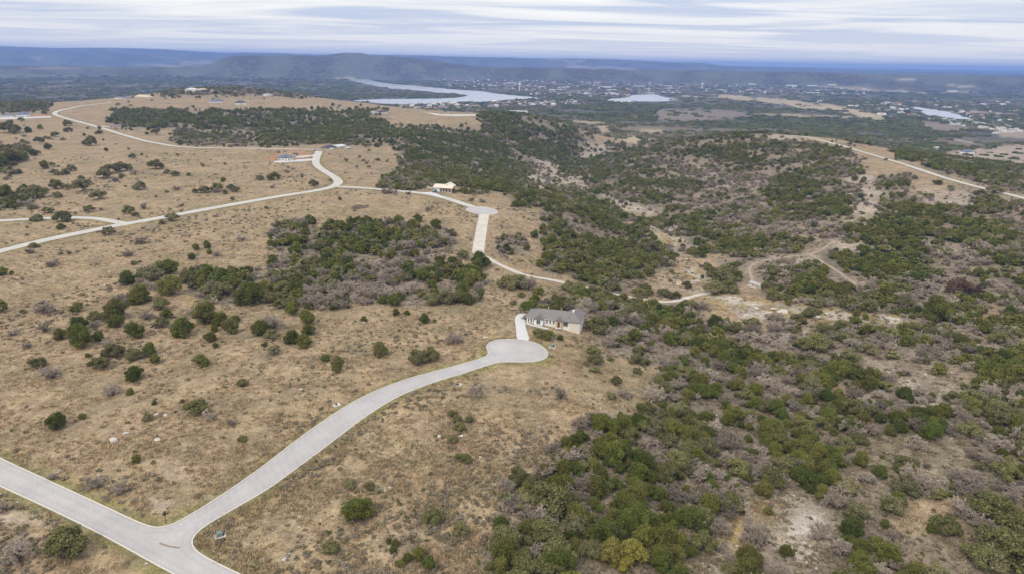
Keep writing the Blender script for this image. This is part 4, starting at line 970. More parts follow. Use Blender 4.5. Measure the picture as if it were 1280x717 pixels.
for (u_, v_, w_, h_, lab) in [(141.5, 551, 10, 1.0, 'largest rounded white boulder, alone in the grass above the left road'), (360, 693, 8, .5, 'long pale rock slab tilted in the grass, the upper of two'), (355, 699, 8, .45, 'blocky pale rock slab in the grass, the lower of two'),
    (196, 518, 6, .5, 'pale flat rock left of the small green bush pair'), (206, 519, 6, .5, 'pale rock with a dark edge right of the small bush'), (158, 541, 7, .4, 'flat white rock between boulder and small bush'), (197, 549, 8, .4, 'pale flat rock right of the boulder'), (164, 611, 6, .5, 'white rock beside the grey bare bush by the road'), (183, 704, 4, .4, 'small white stone at the kerb of the bottom left road'),
    (487, 609, 6, .5, 'pale rock in the rubble right of the olive oak pair'), (480, 613, 5, .5, 'small pale rock left in the rubble patch'), (549, 545, 6, .4, 'flat grey rock left of the oak clump'), (576, 545, 7, .35, 'pale rock slab at the foot of the oak clump'), (594, 550, 5, .4, 'pale stone right of the oak clump'), (600, 571, 5, .4, 'white stone right of the round oak'), (580, 597, 5, .4, 'white stone below the round oak'),
    (606, 421.5, 7, .25, 'flat white slab in the grass left of the driveway'), (583, 412, 4, .4, 'small white stone in the grass far left of the driveway'), (67, 353, 5, .4, 'lone white stone in the upper left grass'), (978, 390, 16, .3, 'largest white limestone slab in the creek bed'), (968, 386, 9, .3, 'white limestone slab left in the creek bed'), (1020, 396, 14, .3, 'white limestone slab at the right of the creek bed'), (1033, 392, 8, .3, 'small white slab at the right end of the creek rocks'), (1005, 394, 8, .3, 'white slab between the two big creek slabs'), (945, 385, 8, .35, 'pale creek rock nearest the track end')]:
    p = at1(u_, v_); d = math.sqrt(p[0] ** 2 + p[1] ** 2 + (CAM_H - p[2]) ** 2); r = w_ * d / FPX / 2 * 1.1
    o = link('boulder' if h_ > .6 else 'rock', STONES[int(u_) % 6], None, (p[0], p[1], p[2] + r * .12)); o.scale = (r, r * .8, r * h_ * 1.4); o.rotation_euler = (0, 0, u_)
    tag(o, lab, 'rock', 'pale rocks lying in the grass and creek')
x, y = 0, 0
# woods and brush of the plain
CLUMPS, BRUSH = [], []
for i in range(5):
    rng = np.random.default_rng(60 + i)
    L = [(rng.uniform(-.75, .75), rng.uniform(-.75, .75), rng.uniform(.12, .3), rng.uniform(.22, .4), rng.uniform(.16, .28)) for _ in range(11)]
    V, F = foliage(rng, L, 420, .20); CLUMPS.append(join_mesh('clump', crown_mesh('clump', rng, L, 420, .20, m_jun)))
    BRUSH.append(crown_mesh('brush', rng, [(a, b, c * .6, r, zr * .6) for a, b, c, r, zr in L], 300, .2, m_scrub))
def far_spots(r0, r1, step):
    n = int(r1 / step); gx, gy = np.meshgrid(np.arange(-n, n), np.arange(0, n)); gx, gy = gx.ravel() * step, gy.ravel() * step
    gx = gx + RNG.uniform(-.5, .5, len(gx)) * step; gy = gy + RNG.uniform(-.5, .5, len(gy)) * step
    r = np.hypot(gx, gy); m = (r >= r0) & (r < r1) & (np.abs(np.arctan2(gx, gy)) < math.radians(41)); gx, gy = gx[m], gy[m]
    z = ground(gx, gy); u, v = project(gx, gy, z); m = (z < -60) & (u > -40) & (u < 1320); gx, gy, z, u, v = (a[m] for a in (gx, gy, z, u, v))
    keep = np.ones(len(gx), bool)
    for w_ in WATER: keep &= ~inside(w_, u, v - .6)
    for c_, st, fe, rn, rf, poly in PATCH:
        if rn >= 1300: keep &= ~(inside(poly, u, v) & (RNG.random(len(u)) < .93))
    gx, gy, z, u, v = (a[keep] for a in (gx, gy, z, u, v))
    a = fbm(gx / 420, gy / 420, 2, 5); b = fbm(gx / 130, gy / 130, 4, 4)
    town = np.exp(-((u - 800) / 260) ** 2) * sstep(94, 100, v) * sstep(130, 122, v)
    pw = np.maximum(sstep(.66, .46, a), .35) * sstep(.33, .50, b) * (1 - .65 * town); pb = .6 * sstep(.40, .56, b)
    q = RNG.random(len(gx)); return (gx, gy, z, q < pw * .95, (q >= pw * .95) & (q < pw * .95 + pb))
W_, B_ = [], []
for r0, r1, st, s0, s1 in ((1350, 2600, 17, 5, 12), (2600, 4500, 27, 8, 19), (4500, 9000, 60, 16, 38)):
    gx, gy, z, w_, b_ = far_spots(r0, r1, st)
    W_.append(np.column_stack([gx, gy, z - 1, RNG.uniform(s0, s1, len(gx))])[w_]); B_.append(np.column_stack([gx, gy, z - 1, RNG.uniform(s0, s1, len(gx))])[b_])
W_, B_ = np.concatenate(W_), np.concatenate(B_)
def flatten(s): return 9.0 / s
def plain_woods(name, meshes, A):
    n = len(A); sc = np.column_stack([A[:, 3], A[:, 3], np.minimum(A[:, 3], 17)]); instancer(name, meshes, A[:, :3], sc)
plain_woods('far_woods', CLUMPS, W_); plain_woods('far_brush', BRUSH, B_)
print('far clumps', len(W_), len(B_))
# ------------------------------------------------------------------ buildings
m_white = mat('white_wall', rough=.85, spec=.2); g = NT(m_white); g.base(g.mix(g.noise(.7, 3, g.pos()), (.74, .72, .66), (.82, .80, .75)))
m_cream = mat('cream_wall', rough=.85, spec=.2); g = NT(m_cream); g.base(g.mix(g.noise(.9, 3, g.pos()), (.66, .58, .46), (.74, .67, .56)))
m_stonew = mat('tan_stone_wall', rough=.9, spec=.15); g = NT(m_stonew); g.base(g.mix(g.noise(2.2, 3, g.pos()), (.52, .38, .26), (.70, .56, .42)))
def shingle(name, a, b):
    m = mat(name, rough=.9, spec=.12); g = NT(m); P3 = g.pos()
    g.base(g.scale(g.mix(g.noise(.6, 4, P3), a, b), g.mr(g.noise(5, 2, P3), .3, .7, .85, 1.15))); return m
m_roofgrey = shingle('grey_brown_shingle', (.19, .165, .155), (.25, .225, .21))
m_roofblue = shingle('blue_grey_roof', (.13, .145, .18), (.19, .205, .25))
m_roofdark = shingle('dark_roof', (.07, .07, .08), (.11, .105, .11))
m_roofpale = shingle('pale_metal_roof', (.50, .50, .49), (.60, .60, .58))
m_rooftan = shingle('tan_roof', (.55, .44, .27), (.64, .53, .35))
m_roofcream = shingle('cream_roof', (.62, .54, .43), (.70, .62, .51))
m_roofred = shingle('red_roof', (.34, .16, .11), (.42, .22, .15))
m_rust = shingle('weathered_metal_roof', (.36, .33, .31), (.52, .48, .45))
m_glass = mat('window_glass', (.075, .095, .095), .2, .5)
m_trim = mat('window_trim', (.62, .61, .57), .6, .3)
m_shut = mat('dark_shutter', (.07, .085, .075), .6, .3)
m_door = mat('wooden_door', (.27, .15, .055), .5, .3)
m_black = mat('black_metal', (.02, .02, .022), .5, .4)
m_grn = mat('green_metal', (.16, .22, .18), .5, .4)
m_wood = mat('raw_timber', (.60, .46, .28), .85, .15)
m_grey = mat('weathered_boards', (.50, .46, .40), .9, .1)

def roof_mesh(mb, x0, x1, y0, y1, z, rise, hip=(1, 1), axis='x', ov=.55, th=.22):
    """hipped or gabled roof over a rectangle, with a real eave thickness"""
    x0, x1, y0, y1 = x0 - ov, x1 + ov, y0 - ov, y1 + ov
    if axis == 'y':
        sub = MB(); roof_mesh(sub, y0 + ov, y1 - ov, x0 + ov, x1 - ov, z, rise, hip, 'x', ov, th); n = len(mb.v)
        mb.v += [(b, a, c) for a, b, c in sub.v]; mb.f += [tuple(n + i for i in reversed(f)) for f in sub.f]; return
    h = (y1 - y0) / 2; ym = (y0 + y1) / 2; a = x0 + (h if hip[0] else 0); b = x1 - (h if hip[1] else 0)
    if a > b: a = b = (x0 + x1) / 2
    n = len(mb.v)
    mb.v += [(x0, y0, z), (x1, y0, z), (x1, y1, z), (x0, y1, z), (a, ym, z + rise), (b, ym, z + rise)]
    mb.v += [(p, q, r - th) for p, q, r in mb.v[n:n + 4]]
    for f in ((0, 1, 5, 4), (2, 3, 4, 5), (3, 0, 4), (1, 2, 5), (6, 7, 1, 0), (7, 8, 2, 1), (8, 9, 3, 2), (9, 6, 0, 3), (9, 8, 7, 6)): mb.f.append(tuple(n + i for i in f))
def window(root, x, z0, w, h, y=0.0, face='front', shutters=False, arch=False):
    """frame proud of the wall, pane set back in it; built facing -y, turned for the right-hand wall"""
    f = MB(); t = .09
    f.box(-w / 2 - t, -w / 2, -.07, .03, z0 - t, z0 + h + t); f.box(w / 2, w / 2 + t, -.07, .03, z0 - t, z0 + h + t)
    f.box(-w / 2, w / 2, -.07, .03, z0 + h, z0 + h + t); f.box(-w / 2 - .06, w / 2 + .06, -.12, .03, z0 - t - .02, z0); f.box(-.03, .03, -.05, .03, z0, z0 + h)
    o = f.build('window', m_trim, root, (x, y, 0))
    if face == 'right': o.rotation_euler = (0, 0, math.pi / 2)
    p = MB().box(-w / 2, w / 2, -.02, .02, z0, z0 + h); p.build('pane', m_glass, o)
    if shutters:
        for s in (-1, 1): MB().box(s * (w / 2 + .30) - .19, s * (w / 2 + .30) + .19, -.06, .02, z0 - .05, z0 + h + .05).build('shutter', m_shut, o)
    return o

# --- the long white house by the lower cul-de-sac
pa, pb = at1(658.3, 402.4), at1(724.6, 416.3)
hx, hy = pb[0] - pa[0], pb[1] - pa[1]; HL = math.hypot(hx, hy)
house = empty('house', (pa[0], pa[1], max(pa[2], pb[2]) - .3), math.atan2(hy, hx))
tag(house, 'long white single-storey house with grey hipped roof beside the lower cul-de-sac', 'house')
k_ = HL / 24.0
wl_ = MB(); wl_.prism([(0, 0), (19.2 * k_, 0), (19.2 * k_, 10.5), (0, 10.5)], -2.5, 3.1)
wl_.prism([(3.7 * k_, -1.6), (7.6 * k_, -1.6), (7.6 * k_, .05), (3.7 * k_, .05)], -2.5, 3.0)
wl_.prism([(19.2 * k_, -1.0), (24 * k_, -1.0), (24 * k_, 12), (19.2 * k_, 12)], -3.5, 3.25)
wl_.prism([(16.1 * k_, -.35), (19.2 * k_, -.35), (19.2 * k_, .1), (16.1 * k_, .1)], -2.5, 3.1)
# gable wall over the bumped-out window
wl_.poly([(3.7 * k_, -1.6, 3.0), (7.6 * k_, -1.6, 3.0), (5.65 * k_, -1.6, 4.75)])
wl_.build('wall', m_white, house)
en = MB(); en.box(13.4 * k_, 14.1 * k_, -1.3, .05, -2.2, 3.1); en.box(15.3 * k_, 16.0 * k_, -1.3, .05, -2.2, 3.1); en.box(14.1 * k_, 15.3 * k_, -1.3, -.6, 2.45, 3.1)
en.poly([(13.4 * k_, -1.3, 3.1), (16.0 * k_, -1.3, 3.1), (14.7 * k_, -1.3, 4.3)])
en.build('entry_porch', m_stonew, house)
dr = MB().box(14.15 * k_, 15.25 * k_, -.25, -.05, -.1, 2.4).build('door', m_door, house); MB().box(15.1 * k_, 15.17 * k_, -.31, -.25, .95, 1.2).build('handle', m_black, dr)
MB().box(13.4 * k_, 16.0 * k_, -2.6, -1.3, -.35, -.12).build('doorstep', m_conc, house)
MB().box(.2 * k_, 3.5 * k_, -.55, -.05, -.4, .5).build('brick_skirt', m_stonew, house)
rf = MB(); roof_mesh(rf, 0, 20.6 * k_, 0, 10.5, 3.1, 2.7, (1, 0)); rf.build('roof', m_roofgrey, house)
MB().box(19.5 * k_, 23.9 * k_, -1.08, -.98, -3.5, 3.2).build('stone_front', m_cream, house)
rg2 = MB(); roof_mesh(rg2, 17.6 * k_, 24 * k_, -1.0, 12.5, 3.26, 3.15, (1, 1), 'y'); w2_ = rg2.build('wing_roof', m_roofgrey, house)
for nm, xa, xb, y0_, z_, rs in (('gable_roof', 3.7, 7.6, -1.6, 3.02, 1.85), ('porch_roof', 13.4, 16.0, -1.3, 3.12, 1.3)):
    q = MB(); roof_mesh(q, xa * k_, xb * k_, y0_, 4.6, z_, rs + .12, (0, 0), 'y', .35, .16); q.build(nm, m_roofgrey, house)
ch = MB(); ch.box(19.9 * k_, 20.7 * k_, 3.6, 4.4, 4.6, 6.7); ch.box(19.8 * k_, 20.8 * k_, 3.5, 4.5, 6.7, 6.85); ch.build('chimney', m_white, house)
q = MB(); q.box(8.2 * k_, 8.5 * k_, 7.2, 7.5, 4.6, 5.9); q.box(14.1 * k_, 14.35 * k_, 7.4, 7.65, 4.6, 5.8); q.build('vent_pipe', m_trim, house)
ga = MB(); ga.box(-.45, 13.0 * k_, -.66, -.56, 2.9, 3.02); ga.build('gutter', m_trim, house)
for x_ in (.9, 2.1, 3.3): window(house, x_ * k_, .75, .62, 1.75, -.01, shutters=False)
window(house, 5.65 * k_, .8, 1.7, 1.8, -1.61)
for x_ in (9.2, 10.7, 12.2): window(house, x_ * k_, .9, .62, 1.6, -.01)
window(house, 17.6 * k_, .5, 2.0, 2.1, -.36)
window(house, 24 * k_ + .01, 1.1, 1.0, 1.4, 2.6, 'right'); window(house, 24 * k_ + .01, 1.1, 1.0, 1.4, 7.5, 'right')

def small_house(name, label, px_l, px_r, depth, h, rise, wm, rm, hip=(1, 1), n_win=3, gable=None, door=True, group=None, cat='house', axis='x', garage=False):
    a, b = at1(*px_l), at1(*px_r); dx, dy = b[0] - a[0], b[1] - a[1]; L = math.hypot(dx, dy)
    root = empty(name, (a[0], a[1], min(a[2], b[2]) + .15), math.atan2(dy, dx)); tag(root, label, cat, group)
    w = MB().prism([(0, 0), (L, 0), (L, depth), (0, depth)], -1.5, h)
    if hip[0] == 0 and axis == 'x': w.poly([(0, depth, h), (0, 0, h), (0, depth / 2, h + rise * .94)])
    if hip[1] == 0 and axis == 'x': w.poly([(L, 0, h), (L, depth, h), (L, depth / 2, h + rise * .94)])
    r = MB(); roof_mesh(r, 0, L, 0, depth, h + .01, rise, hip, axis)
    if gable:
        g0, g1 = gable[0] * L, gable[1] * L
        w.prism([(g0, -2.2), (g1, -2.2), (g1, .1), (g0, .1)], -1.5, h - .05); w.poly([(g0, -2.2, h - .05), (g1, -2.2, h - .05), ((g0 + g1) / 2, -2.2, h + rise * .6)])
        q = MB(); roof_mesh(q, g0, g1, -2.2, depth * .55, h + .02, rise * .66, (0, 0), 'y', .4, .18); q.build('gable_roof', rm, root)
    w.build('wall', wm, root); r.build('roof', rm, root)
    for i in range(n_win):
        x_ = L * (i + .5) / n_win
        yy = -2.21 if gable and gable[0] * L - .8 < x_ < gable[1] * L + .8 else -.01
        if garage and i == 0: MB().box(x_ - 1.6, x_ + 1.6, yy - .05, yy + .02, 0, 2.3).build('garage_door', m_trim, root); continue
        if door and i == n_win // 2: MB().box(x_ - .55, x_ + .55, yy - .06, yy + .02, 0, 2.15).build('door', m_door, root); continue
        window(root, x_, .9, 1.2, 1.3, yy)
    return root
small_house('house', 'white house with slate blue roof and front gable in an orange dirt yard', (348, 201), (366.6, 201), 12, 3.4, 3.0, m_white, m_roofblue, (1, 1), 5, (.28, .66))
small_house('shed', 'small dark shed right of the white house in the orange dirt yard', (369, 195.5), (373, 195.3), 5, 2.6, .8, m_grey, m_roofdark, (0, 0), 1, None, False, cat='shed')
small_house('house', 'farmhouse with a dark hipped roof and shaded porch behind the road end', (410, 186.6), (421, 186.3), 11, 3.0, 2.6, m_grey, m_roofdark, (1, 1), 4)
small_house('barn', 'low barn with a pale metal roof right of the dark roofed farmhouse', (421.6, 185.6), (433, 185.2), 16, 3.4, 1.6, m_cream, m_roofpale, (0, 0), 3, cat='barn')
small_house('shed', 'brown open shed at the right end of the pale metal barn', (433.8, 187), (439.2, 187), 8, 2.6, .7, m_grey, m_grey, (0, 0), 1, None, False, cat='shed')
small_house('house', 'long white house with blue-grey roof at the left photo edge', (.5, 147.2), (17.6, 147), 15, 3.6, 2.8, m_white, m_roofblue, (1, 1), 6, None, garage=True)
small_house('house', 'white house with taller blue-grey roof at the end of the orange driveway', (19.2, 146.8), (37.6, 146.2), 15, 4.2, 4.4, m_white, m_roofblue, (1, 1), 6, (.55, .8), garage=True)
small_house('house', 'small grey house with tan drive beside the far left road', (137, 160), (151, 160.2), 9, 2.9, 2.2, m_stonew, m_roofgrey, (0, 0), 3)
small_house('house', 'white house with pale blue roof at the far end of the left road', (143.5, 124), (159, 123.6), 13, 3.5, 2.6, m_white, m_roofblue, (1, 1), 4)
small_house('house', 'house with bright tan hipped roof on the far left skyline', (168.5, 122.4), (184, 122), 16, 3.4, 4.6, m_cream, m_rooftan, (1, 1), 4)
small_house('house', 'long white house with blue roof on the far wooded ridge', (263, 129), (280.5, 128.6), 18, 3.6, 4.4, m_white, m_roofblue, (1, 1), 5, (.6, .9))
small_house('house', 'white house with dark roof right of the blue roofed ridge house', (294.5, 131.2), (308.5, 131.2), 15, 4.5, 4.2, m_white, m_roofdark, (1, 1), 4, (.1, .4))
small_house('house', 'large pale house among trees on the far left knoll', (231.5, 115), (244.5, 114.4), 18, 6.0, 4.0, m_cream, m_roofpale, (1, 1), 4)
small_house('house', 'low tan house right of the large pale knoll house', (246, 114.2), (257.5, 113.9), 14, 4.0, 2.6, m_cream, m_rooftan, (1, 1), 3)
small_house('house', 'small white house on top of the wooded knoll', (293.2, 110.4), (298, 110.2), 12, 5, 2.5, m_white, m_roofpale, (0, 0), 2)
small_house('house', 'white flat roofed house right below the wooded knoll', (333, 120.6), (341.2, 120.4), 14, 4, 1.5, m_white, m_roofpale, (1, 1), 2)
small_house('house', 'white house with dark roof on the bare tan far ridge', (473.5, 143), (484.5, 142.8), 15, 4, 3.6, m_white, m_roofdark, (1, 1), 4, (.05, .35))
small_house('garage', 'white flat outbuilding left of the dark roofed ridge house', (464.5, 142.4), (472.5, 142.2), 10, 3, .8, m_white, m_roofpale, (0, 0), 2, cat='garage')
small_house('house', 'large white house with slate roof on the plain below the ridge road', (1206.5, 193), (1218.2, 193), 16, 5.5, 5.0, m_white, m_roofblue, (1, 1), 4, (.05, .3))
small_house('shed', 'small white shed left of the large white house on the plain', (1170, 186.4), (1174, 186.4), 8, 3.6, 1.5, m_white, m_roofpale, (0, 0), 1, None, False, cat='shed')
small_house('garage', 'low cream outbuilding in front of the large white plain house', (1207, 198.5), (1216, 198.2), 9, 3, .8, m_cream, m_roofcream, (0, 0), 2, cat='garage')

# --- the pavilion: half built, cream roof over an open bay
a, b = at1(542.6, 239.6), at1(564.4, 241.4); L = math.hypot(b[0] - a[0], b[1] - a[1])
pv_ = empty('pavilion', (a[0], a[1], min(a[2], b[2]) + .1), math.atan2(b[1] - a[1], b[0] - a[0])); tag(pv_, 'cream roofed open-fronted building with posts beside the upper road', 'pavilion')
q = MB(); q.box(0, L * .32, 0, 10, -1.5, 4.0); q.box(L * .32, L, 9.7, 10, -1.5, 4.0); q.box(L * .80, L, 4.6, 4.9, -1.5, 4.0); q.build('wall', m_white, pv_)
MB().box(0, L, 0, 10, -1.5, .12).build('slab', m_conc, pv_)
for x_ in (.47, .62, .80, .985): MB().box(L * x_ - .28, L * x_ + .28, .1, .6, .12, 4.0).build('post', m_cream, pv_)
MB().box(L * .34, L * .98, 9.3, 9.66, .12, 3.9).build('timber_lining', m_wood, pv_)
q = MB(); roof_mesh(q, 0, L, 0, 10, 4.02, 2.4, (0, 0), 'x', .9, .3); q.build('roof', m_roofcream, pv_)
q = MB(); q.poly([(0, 0, 4.0), (0, 10, 4.0), (0, 5, 6.1)]); q.poly([(L, 0, 4.0), (L, 10, 4.0), (L, 5, 6.1)]); q.build('gable_board', m_cream, pv_)
q = MB(); roof_mesh(q, L * .3, L * .95, 4.5, 13.5, 4.6, 2.6, (0, 0), 'y', .4, .25); q.build('rear_roof', m_roofcream, pv_)
for i, (u_, v_) in enumerate(((531.5, 233.5), (534.6, 234.6), (537.2, 235.4), (539.8, 236.4))):
    p = at1(u_, v_); o = empty('block_stack', (p[0], p[1], p[2]), .3 * i); tag(o, f'pallet of pale building blocks left of the pavilion, {["farthest from its wall", "second from the left", "third from the left", "nearest its wall"][i]}', 'block stack', 'block stacks beside the pavilion')
    MB().box(-.8, .8, -.7, .7, -.1, .14).build('pallet', m_wood, o)
    s_ = MB()
    for bx in range(3):
        for bz in range(3): s_.box(-.75 + bx * .51, -.27 + bx * .51, -.62, .62, .14 + bz * .42, .53 + bz * .42)
    s_.build('blocks', m_roofcream, o)
# --- weathered cabin by the creek
a, b = at1(934, 357.4), at1(948.8, 361.4); L = math.hypot(b[0] - a[0], b[1] - a[1])
cb = empty('cabin', (a[0], a[1], min(a[2], b[2]) + .1), math.atan2(b[1] - a[1], b[0] - a[0])); tag(cb, 'weathered low cabin with patched grey metal roof by the creek trees', 'cabin')
MB().prism([(0, 1.6), (L, 1.6), (L, 5.6), (0, 5.6)], -1, 2.3).build('wall', m_grey, cb)
q = MB(); roof_mesh(q, 0, L * .56, 1.6, 5.6, 2.32, 1.0, (0, 0), 'x', .4, .12); roof_mesh(q, L * .62, L, 1.9, 5.3, 2.2, .8, (0, 0), 'x', .4, .12); q.build('roof', m_rust, cb)
d_ = MB().box(-.2, L + .3, 0, 1.5, .25, .42); d_.box(-.2, L + .3, -.06, .02, -.1, .62); d_.build('deck', m_roofcream, cb)
for x_ in (.2, .45, .8): MB().box(L * x_ - .07, L * x_ + .07, .1, .24, .42, 2.2).build('post', m_wood, cb)
MB().box(L * .3, L * .3 + .9, 1.52, 1.62, .42, 2.2).build('door', m_door, cb)
window(cb, L * .68, 1.1, .9, .9, 1.59)

# --- vehicles
m_tyr = mat('rubber', (.02, .02, .02), .8, .2)
def car(name, label, u_, v_, rz, col, s=1.0, van=False, cat='car'):
    p = at1(u_, v_); root = empty(name, (p[0], p[1], p[2] + LIFT), rz); tag(root, label, cat)
    m = mat('car_paint', col, .3, .5); W = .9
    prof = [(-2.2, .45), (-2.25, .85), (-1.9, 1.0), (-1.2, 1.05), (-.7, 1.5), (.9, 1.52), (1.7, 1.02), (2.2, .95), (2.25, .45)] if not van else [(-2.4, .5), (-2.45, 1.1), (-1.8, 1.2), (-1.3, 1.95), (2.4, 2.0), (2.4, .5)]
    q = MB(); n = len(prof); q.v += [(x_, -W, z_) for x_, z_ in prof] + [(x_, W, z_) for x_, z_ in prof]
    q.f += [tuple(range(n)), tuple(n + i for i in reversed(range(n)))] + [(i, i + n, (i + 1) % n + n, (i + 1) % n) for i in range(n)]
    q.build('body', m, root)
    q = MB()
    for s_ in (-1, 1): q.poly([(-.95, s_ * (W + .01), 1.08), (-.62, s_ * (W + .01), 1.43), (.82, s_ * (W + .01), 1.44), (1.35, s_ * (W + .01), 1.08)])
    q.build('side_glass', m_glass, root)
    for x_ in (-1.4, 1.4):
        for s_ in (-1, 1):
            o = MB().tube([(x_, s_ * (W - .18), .33), (x_, s_ * (W + .04), .33)], [.33, .33], 10).build('wheel', m_tyr, root)
    for s_ in (-.6, .6): MB().box(-2.28, -2.2, s_ - .18, s_ + .18, .62, .78).build('headlight', m_trim, root)
    root.scale = (s, s, s)
    return root
car('car', 'blue car at the road end nearest the dark roofed farmhouse', 394, 188.6, .3, (.10, .16, .30))
car('car', 'silver car right of the blue car at the upper road end', 398.2, 188.4, .1, (.55, .57, .60))
car('van', 'white van parked in front of the dark roofed farmhouse', 414, 187.6, 0.0, (.78, .78, .78), 1.1, True, 'van')
car('pickup_truck', 'blue vehicle parked against the left wall of the pavilion', 543, 240.6, 1.3, (.05, .12, .17), 1.1, True, 'truck')
# --- street furniture and utility boxes
p = at1(207.8, 653.2); sp = empty('sign_post', (p[0], p[1], p[2]), .5); tag(sp, 'black street sign post with dark lantern head at the near road junction', 'sign post')
MB().tube([(0, 0, -.2), (0, 0, .25), (0, 0, .26), (0, 0, 3.1), (0, 0, 3.9)], [.13, .13, .075, .065, .05], 10).build('pole', m_black, sp)
q = MB(); q.tube([(0, 0, 3.88), (0, 0, 4.0), (0, 0, 4.12)], [.05, .11, .02], 8); q.build('finial', m_trim, sp)
q = MB(); q.prism([(.38 * math.cos(t), .38 * math.sin(t)) for t in [math.pi / 8 + i * math.pi / 4 for i in range(8)]], -.02, .02); o = q.build('sign_back', m_black, sp, (0, -.1, 2.75)); o.rotation_euler = (math.pi / 2, 0, 0)
for rz_, zz in ((.2, 3.35), (1.77, 3.6)):
    o = MB().box(-.32, .32, -.015, .015, -.09, .09).build('name_blade', m_black, sp, (0, 0, zz)); o.rotation_euler = (0, 0, rz_)
p = at1(148.3, 279.3); sp = empty('sign_post', (p[0], p[1], p[2]), 0); tag(sp, 'small dark sign post at the far left road fork', 'sign post')
MB().tube([(0, 0, -.2), (0, 0, 3.4)], [.09, .07], 8).build('pole', m_black, sp); MB().box(-.45, .45, -.12, -.08, 2.2, 3.1).build('sign_back', m_black, sp)
def utility(label, u_, v_, rz, bx=True):
    p = at1(u_, v_); r = empty('utility_box', (p[0], p[1], p[2] + .02), rz); tag(r, label, 'utility box', 'utility boxes beside the near road')
    MB().box(-1.3, 1.3, -1.0, 1.0, -.3, .16).build('pad', m_conc, r)
    if not bx:
        MB().box(-.3, .25, -.3, .2, .16, .6).build('meter_box', m_black, r)
    if bx:
        q = MB().box(-.75, .35, -.55, .55, .16, 1.15); q.poly([(-.75, -.55, 1.151), (.35, -.55, 1.151), (.35, .55, 1.30), (-.75, .55, 1.30)]); q.box(-.75, .35, .30, .55, 1.15, 1.29); q.build('cabinet', m_grn, r)
        MB().box(.55, .95, -.3, .15, .16, .75).build('meter_box', m_black, r)
utility('green utility box on a white pad in the inner corner of the near junction', 275.5, 669.5, .5)
utility('green utility box on a white pad at the right rim of the cul-de-sac', 690.5, 433.5, -.4)
utility('white utility pad with dark box left of the road bend', 420.5, 506, .6, False)
utility('white utility pad with dark box right of the road below the cul-de-sac', 572.5, 480.8, .3, False)
# short dark marker posts
for u_, v_, lab in ((281, 665.8, 'short dark marker post behind the junction utility box'), (600.6, 266.9, 'small dark rock pile on the near rim of the upper cul-de-sac')):
    p = at1(u_, v_); r = empty('marker_post', (p[0], p[1], p[2]), 0); tag(r, lab, 'marker post')
    MB().tube([(0, 0, -.1), (0, 0, .9)], [.10, .10], 7).build('post', m_grey if u_ > 500 else m_black, r); MB().tube([(0, 0, .9), (0, 0, 1.05)], [.13, .09], 7).build('cap', m_grn, r)
# brush pile
p = at1(450, 260); bp = empty('brush_pile', (p[0], p[1], p[2]), .3); tag(bp, 'heap of grey cut brush on the meadow below the upper road junction', 'brush pile')
q = MB(); rb = np.random.default_rng(3)
for i in range(260):
    a_ = rb.uniform(0, 6.28); rr = math.sqrt(rb.random()); c_ = Vector((rr * 6.5 * math.cos(a_), rr * 3.6 * math.sin(a_), (1 - rr * rr) * 1.9 + rb.uniform(0, .4))); d_ = Vector((rb.normal(), rb.normal(), rb.normal() * .35)).normalized() * rb.uniform(.8, 2.0)
    q.tube([tuple(c_ - d_), tuple(c_ + d_)], [.10, .05], 4)
q.build('branches', m_twig, bp)

# --- water towers, town, caravans
for u_, v_, hh, lab in ((649.3, 113.5, 50, 'white water tower beside the lake, left of the two'), (877.5, 111, 46, 'white water tower on the plain at the far end of town, right of the two')):
    p = at1(u_, v_); w_ = empty('water_tower', (p[0], p[1], p[2]), 0); tag(w_, lab, 'water tower')
    MB().tube([(0, 0, -2), (0, 0, 2), (0, 0, hh * .66)], [5.5, 4.2, 4.0], 16).build('column', m_white, w_)
    MB().tube([(0, 0, hh * .62), (0, 0, hh * .72), (0, 0, hh * .86), (0, 0, hh * .96), (0, 0, hh)], [4, 8.5, 9.5, 7, 1.5], 20).build('tank', m_white, w_)
def town_mesh(w, d, h, rise, wm, rm):
    a = MB().box(-w / 2, w / 2, -d / 2, d / 2, -1.5, h); b = MB(); roof_mesh(b, -w / 2, w / 2, -d / 2, d / 2, h + .01, rise, (0, 0))
    return join_mesh('town_house', a.mesh('w', wm), b.mesh('r', rm))
TOWN = [town_mesh(*q) for q in ((15, 10, 4, 3, m_white, m_roofpale), (18, 11, 4, 3.4, m_cream, m_roofgrey), (14, 10, 5, 3, m_white, m_roofred), (22, 12, 4.5, 2.5, m_white, m_roofcream), (16, 11, 4, 3.4, m_stonew, m_roofdark))]
STORE = [town_mesh(*q) for q in ((70, 30, 7, 1.2, m_white, m_roofpale), (48, 24, 7, 1.0, m_cream, m_roofcream), (95, 26, 8, 1.4, m_white, m_roofpale))]
TRAILER = [town_mesh(*q) for q in ((11, 4, 3.2, .4, m_white, m_roofpale), (9, 4, 3.4, .4, m_cream, m_white), (13, 4.5, 3.2, .5, m_white, m_roofcream))]
def spots(n, polys, seed):
    r_ = np.random.default_rng(seed); out = []
    for poly, wgt in polys:
        q = np.array(poly, float); need = int(n * wgt)
        while need > 0:
            u_, v_ = r_.uniform(q[:, 0].min(), q[:, 0].max(), need * 4), r_.uniform(q[:, 1].min(), q[:, 1].max(), need * 4)
            m = inside(poly, u_, v_)
            for w_ in WATER: m &= ~inside(w_, u_, v_)
            for c0, st_, fe_, rn_, rf_, pp in PATCH[:1]: m &= ~(inside(pp, u_, v_) & (r_.random(len(u_)) < .9))
            u_, v_ = u_[m][:need], v_[m][:need]; need -= len(u_); out.append(np.column_stack([u_, v_]))
    uv = np.concatenate(out); P = at(uv[:, 0], uv[:, 1]); ok_ = (P[:, 2] < -58)
    return P[ok_], uv[ok_]
